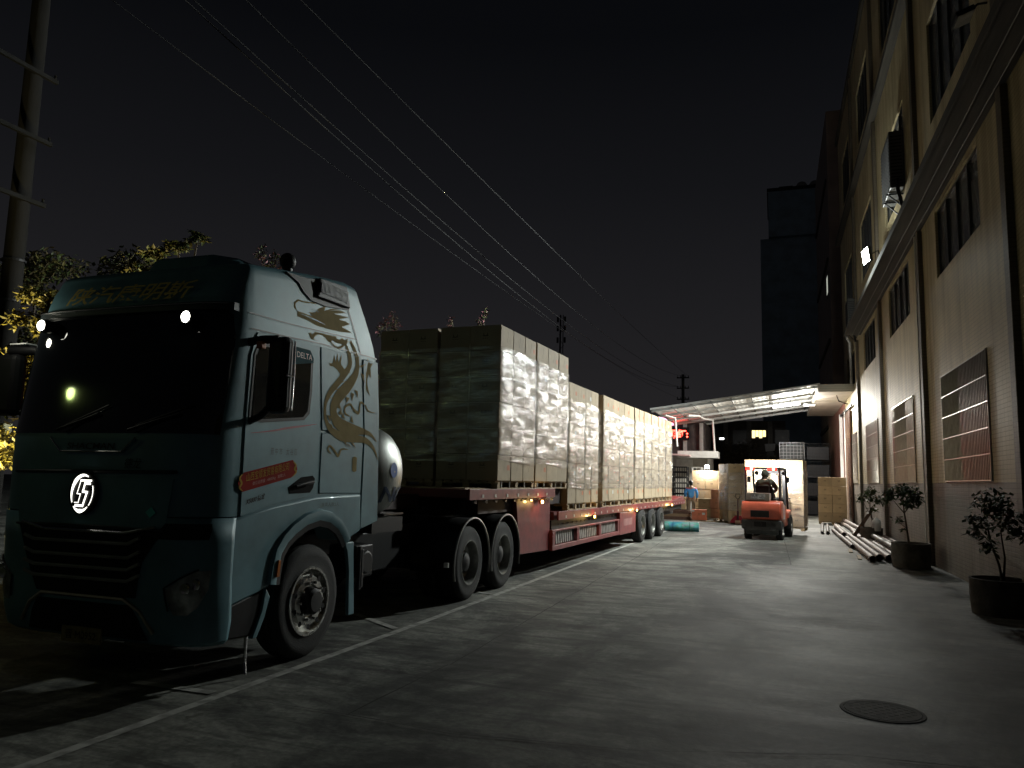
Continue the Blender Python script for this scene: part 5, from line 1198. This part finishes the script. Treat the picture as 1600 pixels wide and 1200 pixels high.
pipe("long pipe lying flat, middle one of the three wide dark mouths",(2.20,19.3,.085),(2.27,27.6,.085),.082)
pipe("long pipe lying flat, innermost of the three wide dark mouths",(2.40,19.2,.09),(2.50,28.3,.09),.087)
pipe("thick pipe of the far heap, its mouth facing the yard",(2.13,27.75,.085),(2.28,33.6,.085),.085)
pipe("thin pinkish pipe beside the far heap's thick mouth",(2.31,27.8,.06),(2.42,34.4,.06),.055)
pipe("pipe of the far heap nearest to the small pot",(2.56,28.4,.075),(2.93,37.2,.075),.07)
pipe("light grey pipe resting high beside the middle pot",(2.66,20.6,.245),(2.74,27.0,.235),.065,pipeg)
for k,(x,z) in enumerate(((2.62,.075),(2.78,.075),(2.94,.075),(2.84,.20),(3.0,.20),(3.11,.09))):
    pipe("pipe of the bundle against the wall, "+["lowest and outermost","second in the bottom row","third in the bottom row","left one on top","right one on top","squeezed against the wall"][k],(x,19.2+.5*(k%2),z),(x+.03,26.9+.3*(k%3),z),.068)
for k,(x,z) in enumerate(((2.7,.08),(2.86,.08),(2.78,.21))):
    pipe("far pipe behind the small pot, "+["outer one","inner one","the one lying on top"][k],(x,29.8,z),(x+.05,37.5,z),.075)
m=MB(); m.box(-.15,.15,-.12,.12,0,.24); o=m.build("wood_block",wood,None,(2.72,37.9,0),bevel=.01); tag(o,"pale wooden block at the far end of the pipes","wood block")
m=MB(); m.box(-.05,.05,-.02,.02,0,1.05); o=m.build("leaning_board",M("dark_board",(.13,.085,.06),.8,0,.3),None,(2.28,26.2,.13)); o.rotation_euler=(R(8),R(32),0); tag(o,"dark board leaning across the pipes beside the small pot","board")
for k,(x,y,lab) in enumerate(((1.83,22.0,"farther thin pale slat on the ground by the pipe mouths"),(1.86,20.1,"nearer thin pale slat on the ground by the pipe mouths"))):
    m=MB(); m.box(-.045,.045,-.55,.55,0,.022); o=m.build("slat",wood,None,(x,y,0)); o.rotation_euler=(0,0,R(-4)); tag(o,lab,"slat","slats by the pipes")
# ================================================================== PLANTS
def leaves(mb, blobs, size, rnd, fold=.3):
    for (c,r,n) in blobs:
        c=Vector(c)
        for _ in range(n):
            d=Vector((rnd.gauss(0,1),rnd.gauss(0,1),rnd.gauss(0,1))).normalized()*(rnd.random()**.45); p=c+Vector((d.x*r[0],d.y*r[1],d.z*r[2]))
            u=Vector((rnd.uniform(-1,1),rnd.uniform(-1,1),rnd.uniform(-.9,.3))).normalized(); v=u.cross(Vector((rnd.uniform(-.5,.5),rnd.uniform(-.5,.5),1))).normalized()
            s=size*rnd.uniform(.6,1.25); w=u.cross(v)
            mb.cm=rnd.randrange(mb.nm)
            mb.add([p,p+u*s*.45+v*s*.24+w*s*.06,p+u*s,p+u*s*.45-v*s*.24+w*s*.06],[(0,1,2),(0,2,3)])
def potted(label,loc,pr,ph,trunk,blobs,size,seed,mats,pot_prof=None,rim=True):
    rnd=random.Random(seed); t=thing("potted_tree",label,"potted tree",loc,0,"potted trees along the factory wall")
    m=MB(); m.lathe([(0,0),(0,pr*.95),(ph*.5,pr),(ph-.03,pr*.99),(ph,pr*1.0),(ph,pr*.91),(ph-.09,pr*.9),(ph-.09,0)],(0,0,0),'z',36)
    for v in range(len(m.v)): 
        x,y,z=m.v[v]; k=1+.02*noise.noise((x*3+seed,y*3,z*3)); m.v[v]=(x*k,y*k,z)
    m.build("pot",concpot,t,smooth=40)
    m=MB(); m.lathe([(ph-.08,0),(ph-.07,pr*.5),(ph-.085,pr*.9)],(0,0,0),'z',24); m.build("soil",M("soil",(.03,.025,.018),.95,0,.3,20),t)
    m=MB()
    for path,r in trunk: m.tube(path,[lerp(r,r*.45,i/(len(path)-1)) for i in range(len(path))],7)
    m.build("trunk",bark,t,smooth=60)
    m=MB(); m.nm=len(mats); leaves(m,blobs,size,rnd); m.build("crown",mats,t)
potted("potted tree with a round leafy crown in the middle planter against the pipes",(2.70,18.35,0),.38,.51,
 [([(-.03,0,.42),(-.06,.02,.8),(-.10,0,1.12),(-.12,.02,1.5)],.024),([(-.10,0,1.12),(.08,.03,1.4)],.013),([(-.10,0,1.12),(-.3,0,1.38)],.012),([(-.06,.02,.8),(-.24,0,.95)],.007)],
 [((-.10,0,1.60),(.33,.30,.15),330),((-.36,.05,1.50),(.12,.2,.14),120),((.12,0,1.45),(.15,.2,.12),120),((-.1,-.1,1.38),(.2,.2,.08),70),((.02,.1,1.30),(.12,.12,.10),50),((-.22,0,.98),(.12,.12,.08),40),((-.14,0,.78),(.06,.06,.06),14)],.115,3,leafP)
potted("large dark potted tree nearest the camera, at the right edge",(2.87,12.15,0),.385,.47,
 [([(.02,0,.40),(-.02,0,.65),(-.10,.02,.95),(-.14,0,1.2)],.020),([(.02,0,.40),(.06,.03,.75),(.02,0,1.1)],.018),([(.02,0,1.1),(.2,0,1.4)],.012),([(-.10,.02,.95),(-.3,0,1.15)],.008)],
 [((-.05,0,1.50),(.27,.28,.20),230),((.14,.1,1.32),(.22,.26,.18),170),((-.28,0,1.18),(.12,.18,.20),95),((-.14,0,.92),(.12,.15,.14),80),((.20,0,1.12),(.16,.2,.14),90),((-.10,0,1.22),(.24,.25,.20),80)],.105,4,leafP[1:]+leafA[1:2])
potted("small potted tree with light green leaves at the far planter",(2.72,25.5,0),.31,.46,
 [([(0,0,.38),(.02,0,.7),(-.03,0,1.1),(0,0,1.5)],.022),([(.02,0,.7),(-.22,0,1.25)],.010),([(-.03,0,1.0),(.25,0,1.30)],.010)],
 [((-.02,0,1.40),(.28,.26,.20),150),((-.28,0,1.34),(.14,.18,.12),70),((.24,0,1.28),(.18,.2,.16),100),((.05,0,.98),(.14,.16,.12),36),((0,0,1.60),(.16,.18,.10),40)],.13,5,[leafP[0],leafA[1]])
bo=thing("water_bottle","cloudy plastic bottle standing on the far pot's soil","bottle",(2.83,25.30,.372))
m=MB(); m.lathe([(0,0),(0,.12),(.20,.135),(.30,.12),(.36,.045),(.36,0)],(0,0,0),'z',20); m.build("bottle_body",M("cloudy_plastic",(.55,.56,.54),.3),bo,smooth=50)
m=MB(); m.lathe([(.36,.03),(.40,.03),(.40,0)],(0,0,0),'z',14); m.build("cap",whitep,bo)
# background trees behind the cab
def tree(label,loc,h,blobs,n_leaf,size,seed,mats,group="trees behind the truck",name="tree"):
    rnd=random.Random(seed); t=thing(name,label,"tree",loc,0,group)
    m=MB(); m.tube([(0,0,0),(.05,0,h*.35),(-.05,.05,h*.6)],[.14,.10,.07],8)
    for (c,r,n) in blobs: m.tube([(-.02,.02,h*.45),(c[0]*.5,c[1]*.5,lerp(h*.5,c[2],.6)),c],[.05,.03,.012],6)
    m.build("trunk",bark,t,smooth=60)
    m=MB(); m.nm=len(mats); sub=[]
    for (c,r,n) in blobs:
        for k in range(11):
            d=Vector((rnd.gauss(0,1),rnd.gauss(0,1),rnd.gauss(0,1))).normalized()*rnd.uniform(.3,1.)
            q=rnd.uniform(.28,.5); sub.append(((c[0]+d.x*r[0],c[1]+d.y*r[1],c[2]+d.z*r[2]),(r[0]*q,r[1]*q,r[2]*q),int(n*.30)))
    leaves(m,sub,size,rnd); m.build("crown",mats,t)
tree("broad dark tree filling the space between the utility pole and the cab roof",(-11.6,11.4,0),5.8,[((0,0,4.9),(1.1,1.,.8),900),((-1.0,.2,4.3),(.9,.9,.8),700),((.9,-.2,4.4),(.9,.8,.7),700),((-.3,0,3.4),(1.1,1.,.8),700),((-1.2,0,2.6),(.9,.9,.7),500)],0,.15,21,leafA)
tree("yellowish shrub-like tree lit behind the cab's left edge",(-12.2,9.9,0),4.9,[((.1,0,4.35),(.6,.6,.45),500),((-.25,0,3.5),(.6,.6,.5),500),((.2,.1,2.7),(.6,.6,.5),450),((-.2,0,1.9),(.6,.6,.5),300)],0,.14,22,leafA[:1]+[M("leaf_yellow",(.19,.16,.03),.5,0,.2)])
tree("dark tree standing left of the utility pole",(-17.5,14.0,0),7.4,[((0,0,6.6),(1.2,1.1,.9),700),((-1.2,0,5.4),(1.1,1.,.9),500),((.4,0,4.6),(1.,1.,.8),400)],0,.17,23,leafA)
tree("slender tree whose pale drooping branch rises above the cab roof",(-9.6,10.3,0),5.5,[((-.55,0,5.40),(.35,.2,.09),100),((-.05,0,5.50),(.30,.2,.08),90),((.25,.1,5.66),(.16,.15,.10),50),((.2,0,4.6),(.5,.4,.3),200)],0,.12,24,leafA[1:2]+leafA[:1])
def sprig(label,loc,h,tops,seed):
    rnd=random.Random(seed); t=thing("flowering_tree",label,"tree",loc,0,"pink flowering trees behind the load")
    m=MB(); m.tube([(0,0,0),(.04,0,h*.5),(0,0,h*.75)],[.08,.06,.04],7)
    for x,z in tops: m.tube([(0,0,h*.72),(x*.6,0,lerp(h*.75,z,.5)),(x,0,z)],[.03,.02,.006],5)
    m.build("trunk",bark,t,smooth=60)
    m=MB(); m.nm=3
    leaves(m,[((x,0,z-.12),(.12,.12,.26),60) for x,z in tops]+[((0,0,h*.78),(.6,.5,.5),260)],.10,rnd); m.build("crown",[leafA[2],leafA[1],pink],t)
sprig("pink flowering twigs rising behind the cab's roof beacon",(-10.55,14.0,0),6.2,[(-.25,6.65),(.12,6.45),(.36,6.30),(-.05,6.3)],31)
sprig("pink flowering twigs peeking over the dark carton stack behind the cab",(-9.6,18.0,0),5.5,[(-.18,5.75),(.02,5.92),(.14,5.72),(-.35,5.6)],32)
sprig("single twig peeking over the right part of the front carton stacks",(-8.55,22.0,0),6.4,[(.05,6.85),(-.1,6.6),(-1.1,6.6)],33)
# ================================================================== POLES AND CABLES
up=thing("utility_pole","tall round concrete utility pole with rows of short cross arms at the left edge","utility pole",(-15.75,12.0,0))
m=MB(); m.lathe([(0,.235),(15,.17)],(0,0,0),'z',24); m.lathe([(15,.17),(15,0)],(0,0,0),'z',24); m.build("pole",M("pole_concrete",(.022,.021,.020),.95,0,.2,2,spec=.05,bump=.2,bscale=20,stretch=(1,1,.3)),up,smooth=40)
for z in (10.45,8.95,7.50):
    m=MB(); m.box(.19,.27,-2.6,.42,z-.045,z+.045)
    m.lathe([(0,.03),(.10,.03),(.10,0)],(.23,.36,z+.045),'z',10); m.lathe([(0,.03),(.10,.03),(.10,0)],(.23,-1.3,z+.045),'z',10); m.build("cross_arm",M("arm_steel",(.016,.016,.016),.9,0,spec=.05),up)
for z in (2.05,2.3,5.2,6.1):
    m=MB(); m.lathe([(z,.24),(z+.05,.24)],(0,0,0),'z',24); m.build("clamp_band",steel,up)
m=MB(); m.box(.20,.34,-.1,.1,2.32,2.55); m.build("junction_box",M("box_yellow",(.35,.33,.15),.5),up,bevel=.01)
def far_pole(name,label,loc,h,arms,r=.13):
    t=thing(name,label,"utility pole",loc)
    m=MB(); m.lathe([(0,r*1.3),(h,r),(h,0)],(0,0,0),'z',12); m.build("pole",M("far_pole_concrete",(.10,.10,.10),.9),t,smooth=40)
    m=MB()
    for z in arms:
        m.box(-.55,.55,-.05,.05,z-.05,z+.05)
        for x in (-.48,-.2,.2,.48): m.lathe([(0,.035),(.16,.03),(.16,0)],(x,0,z+.05),'z',8)
    m.build("cross_arm",steel,t)
far_pole("utility_pole","far utility pole with three cross arms above the steel canopy",(-7.68,70,0),11.35,(11.05,10.1,9.1))
t=thing("lattice_mast","thin far lattice mast rising behind the carton stacks","mast",(-21.85,80,0))
m=MB(); 
for a in range(3):
    c,s=math.cos(a*2.094)*.28,math.sin(a*2.094)*.28; m.tube([(c,s,0),(c*.7,s*.7,19.6)],.05,5)
for k in range(32):
    z=k*.6; a=k%3; b=(k+1)%3; f=lambda q:(math.cos(q*2.094)*.28,math.sin(q*2.094)*.28); m.tube([(*f(a),z),(*f(b),z+.6)],.03,4)
m.build("lattice",steel,t)
m=MB()
for z in (17.0,18.3,19.3): m.box(-.5,-.3,-.08,.08,z-.5,z+.1); m.box(.3,.5,-.08,.08,z-.5,z+.1)
m.build("antenna_panel",steel,t)
cabm=M("cable_sheath",(.026,.026,.027),.8,0,spec=.1)
def cable(label,near,mid,farp,r=.016):
    # parabola through three points of the span, the height as a function of the way along it
    s1=(mid[1]-near[1])/(farp[1]-near[1]); z0,z1,z2=near[2],mid[2],farp[2]
    b=((z1-z0)-(z2-z0)*s1*s1)/(s1-s1*s1); a=(z2-z0)-b
    P=[]
    for k in range(-6,61):
        s=k/60; P.append((lerp(near[0],farp[0],s),lerp(near[1],farp[1],s),z0+b*s+a*s*s))
    m=MB(); m.tube(P,r*.58,6); o=m.build("power_cable",cabm,None,smooth=70); tag(o,label,"cable","power cables crossing the sky")
cable("highest power cable of the five, running to the far pole's top arm",(-6.55,9,8.63),(-6.67,16.26,8.85),(-7.25,70,11.2))
cable("second power cable from the right, between the highest one and the close pair",(-7.53,9,8.81),(-7.54,18.49,8.49),(-7.5,70,11.2))
cable("upper cable of the close pair",(-8.54,9,9.01),(-8.37,20.6,8.48),(-7.95,70,10.25),.018)
cable("lower cable of the close pair",(-8.70,9,9.03),(-8.52,19.04,8.39),(-8.1,70,10.25),.018)
cable("faint lowest power cable on the left",(-9.64,9,8.88),(-9.19,22.4,8.51),(-8.15,70,9.25),.013)
# ================================================================== FAR BUILDINGS
farglass=M("tower_dark_glass",(.012,.016,.020),.35,0,.2,.2)
def tower_mat(name,c,w=1.6,h=3.2):
    return tile_mat(name,c,tuple(x*1.1 for x in c),tuple(x*1.7 for x in c),w,h)
tw=thing("tower_block","tall dark tower block beyond the yard, its taller half with two round roof tanks","building",(3,122,0))
m=MB(); m.box(-4.45,9.5,-2,12,0,38.9); m.build("low_wing",tower_mat("tower_face",(.30,.40,.47)),tw)
m=MB(); m.box(-3.25,4.8,-3,-2.01,38.9,46.0); m.box(-3.25,4.8,-2,10,38.905,46.0); m.build("high_wing",tower_mat("tower_face_high",(.31,.41,.48)),tw)
m=MB(); m.box(-3.4,5.0,-3.1,10.2,46.0,46.5); m.build("roof_edge",steel,tw)
for x in (1.7,3.6):
    m=MB(); m.ball((x,0,47.4),.85,.85,.85); m.build("roof_tank",M("tank_skin",(.25,.24,.22),.6),tw,smooth=60)
m=MB(); m.box(-1.6,.4,-.5,1.5,46.5,47.6); m.build("roof_hut",steel,tw)
nb=thing("next_factory","dim brownish factory block rising behind the near building's far corner","building",(7.0,62,0))
m=MB(); m.box(-3.0,9,-4,12,0,29.0); m.build("wall",tile_mat("next_wall",(.26,.20,.175),(.28,.21,.18),(.16,.13,.12),.3,.15),nb)
m=MB()
for z in (6,12,18,24): m.box(-3.12,-3.0,-3,11,z,z+.25)
m.build("string_course",ledgem,nb)
m=MB(); m.box(-3.03,-3.001,-2.2,-.6,15.7,17.4); w_=m.build("window",alum,nb)
m=MB(); m.add([(-3.04,-2.0,15.9),(-3.04,-.8,15.9),(-3.04,-.8,17.2),(-3.04,-2.0,17.2)],[(0,1,2,3)]); m.build("pane",E("lit_window",(.95,1,.85),.45),w_)
bk=thing("back_building","long dark building closing the yard, one window lit","building",(-3.5,72,0))
m=MB(); m.box(-9,4.5,0,8,0,7.3); m.build("wall",M("back_wall",(.085,.075,.065),.85,0,.3,1.5),bk)
for x in (-7.5,-5.2,-2.9,-.6,1.4,3.2):
    m=MB(); m.box(x-.2,x+.2,-.25,0,0,7.25); m.build("column",M("back_column",(.22,.21,.19),.8,0,.2),bk)
for x in (-6.9,-4.6,-2.3,0.0,3.6):
    m=MB(); m.box(x,x+1.2,-.05,0,5.2,6.5); m.build("window",farglass,bk)
m=MB(); m.box(1.62,2.86,-.10,-.001,5.70,6.50); w_=m.build("window",steel,bk)
m=MB()
for k in range(4): m.box(1.66+k*.30,1.66+k*.30+.26,-.13,-.105,5.76+.12*(k%2),6.44)
m.build("pane",E("warm_window",(1,.78,.35),2.2),w_)
m=MB(); m.prism([(2.80,4.55),(3.55,4.65),(3.62,5.25),(2.72,5.22)],-.5,-.42,'y'); m.build("name_board",M("board_white",(.6,.6,.6),.6),bk)
m=MB(); m.box(2.9,3.5,-.35,-.3,3.0,4.5); m.build("board_post",M("post_grey",(.20,.2,.2),.7),bk)
tree("dark leafy tree in front of the back building",(-5.6,66,0),6.6,[((0,0,5.2),(1.8,1.2,1.3),420),((1.8,0,4.6),(1.4,1.2,1.2),320),((-1.,0,3.6),(1.6,1.2,1.2),300)],0,.32,51,leafA[2:],"trees before the back building")
tree("low dark tree right of the back building's leafy tree",(-2.2,66,0),5.2,[((0,0,3.9),(1.6,1.2,1.2),360),((1.2,0,3.2),(1.4,1.2,1.)   ,300)],0,.32,52,leafA[2:],"trees before the back building")
# white shed with small canopies behind the trailer
sh_=thing("white_shed","low white shed with a red lit sign and small projecting canopies behind the trailer tail","building",(-4.6,44,0))
m=MB(); m.box(-4.5,1.05,0,5,0,3.2); m.build("wall",M("shed_wall",(.55,.54,.50),.8,0,.15,2),sh_)
m=MB(); m.box(-4.5,.9,.4,5,3.2,5.05); m.build("upper_wall",M("shed_upper",(.07,.055,.055),.8,0,.25,2),sh_)
for x in (-2.2,-.15,.75):
    m=MB(); m.box(x-.1,x+.1,.2,.39,3.36,5.0); m.build("column",greyp,sh_)
m=MB(); m.prism([(-4.5,3.30),(.35,3.05),(.35,3.13),(-4.5,3.42)],-2.2,0,'y'); m.build("low_canopy",M("canopy_pinkish",(.62,.42,.42),.6,0,.1),sh_,bevel=.01)
m=MB(); m.box(-.35,1.75,-1.6,0,3.0,3.36); m.build("slab_canopy",whitep,sh_,bevel=.01)
m=MB(); m.box(-1.6,-1.5,-.05,0,2.5,3.0); m.box(-.6,.3,-.06,-.001,2.45,2.95); m.build("window",M("shed_window",(.7,.7,.68),.4),sh_)
m=MB(); m.box(-1.7,.12,-.05,.19,4.02,4.75); sgn=m.build("led_sign",blackp,sh_,bevel=.01)
m=MB(); glyphs("货期红:",-1.55,.05,4.12,4.62,lambda x,z:(x,-.06,z),m,bold=.035); m.build("led_lettering",E("led_red",(1,.05,.03),14),sgn)
m=MB(); m.prism([(-1.6,4.85),(-.55,4.85),(-1.2,5.25),(-1.6,5.35)],-.05,-.01,'y'); m.build("led_panel",E("led_violet",(1,.45,.75),3),sgn)
lo=lamp("led_light",'AREA',(-5.2,43.7,4.3),25,(1,.08,.06),(-5.0,30,3.0),1.4,.5); 
gl_=thing("added_uplight","low garden uplight shining into the tree at the cab's left edge","lamp",(-12.35,7.9,0))  # added uplight without a visible source, brightens the leaves beside the cab
m=MB(); m.tube([(0,0,0),(0,0,.35)],.03,8); m.build("post",steel,gl_)
m=MB(); m.ball((0,0,.42),.09); m.build("head",E("added_uplight_glow",(1,.86,.40),8),gl_,smooth=80)
lo=lamp("added_uplight_beam",'SPOT',(0,0,.54),2600,(1,.84,.40),(.15,2.1,3.3),.06,None,62,.6); lo.parent=gl_
# small far lamp
fl_=thing("far_lamp","small bright lamp in the dark before the back building","lamp",(-3.72,60,0))
m=MB(); m.tube([(0,0,0),(0,0,4.95)],.05,6); m.build("post",steel,fl_)
m=MB(); m.box(-.16,.16,-.08,.08,4.95,5.08); m.build("head",E("far_lamp_glow",(1,1,.98),4),fl_)
# street lamp near the camera's left, out of the frame, the one mirrored in the windscreen
sl=thing("street_lamp","street lamp with a greenish white head standing ahead of the truck","street lamp",(-14.1,-1.2,0))
m=MB(); m.lathe([(0,.10),(5.35,.06)],(0,0,0),'z',12); m.build("post",steel,sl,smooth=60)
m=MB(); m.ball((0,0,5.55),.16,.16,.13); m.build("head",E("street_glow",(.75,1,.30),45),sl,smooth=60)
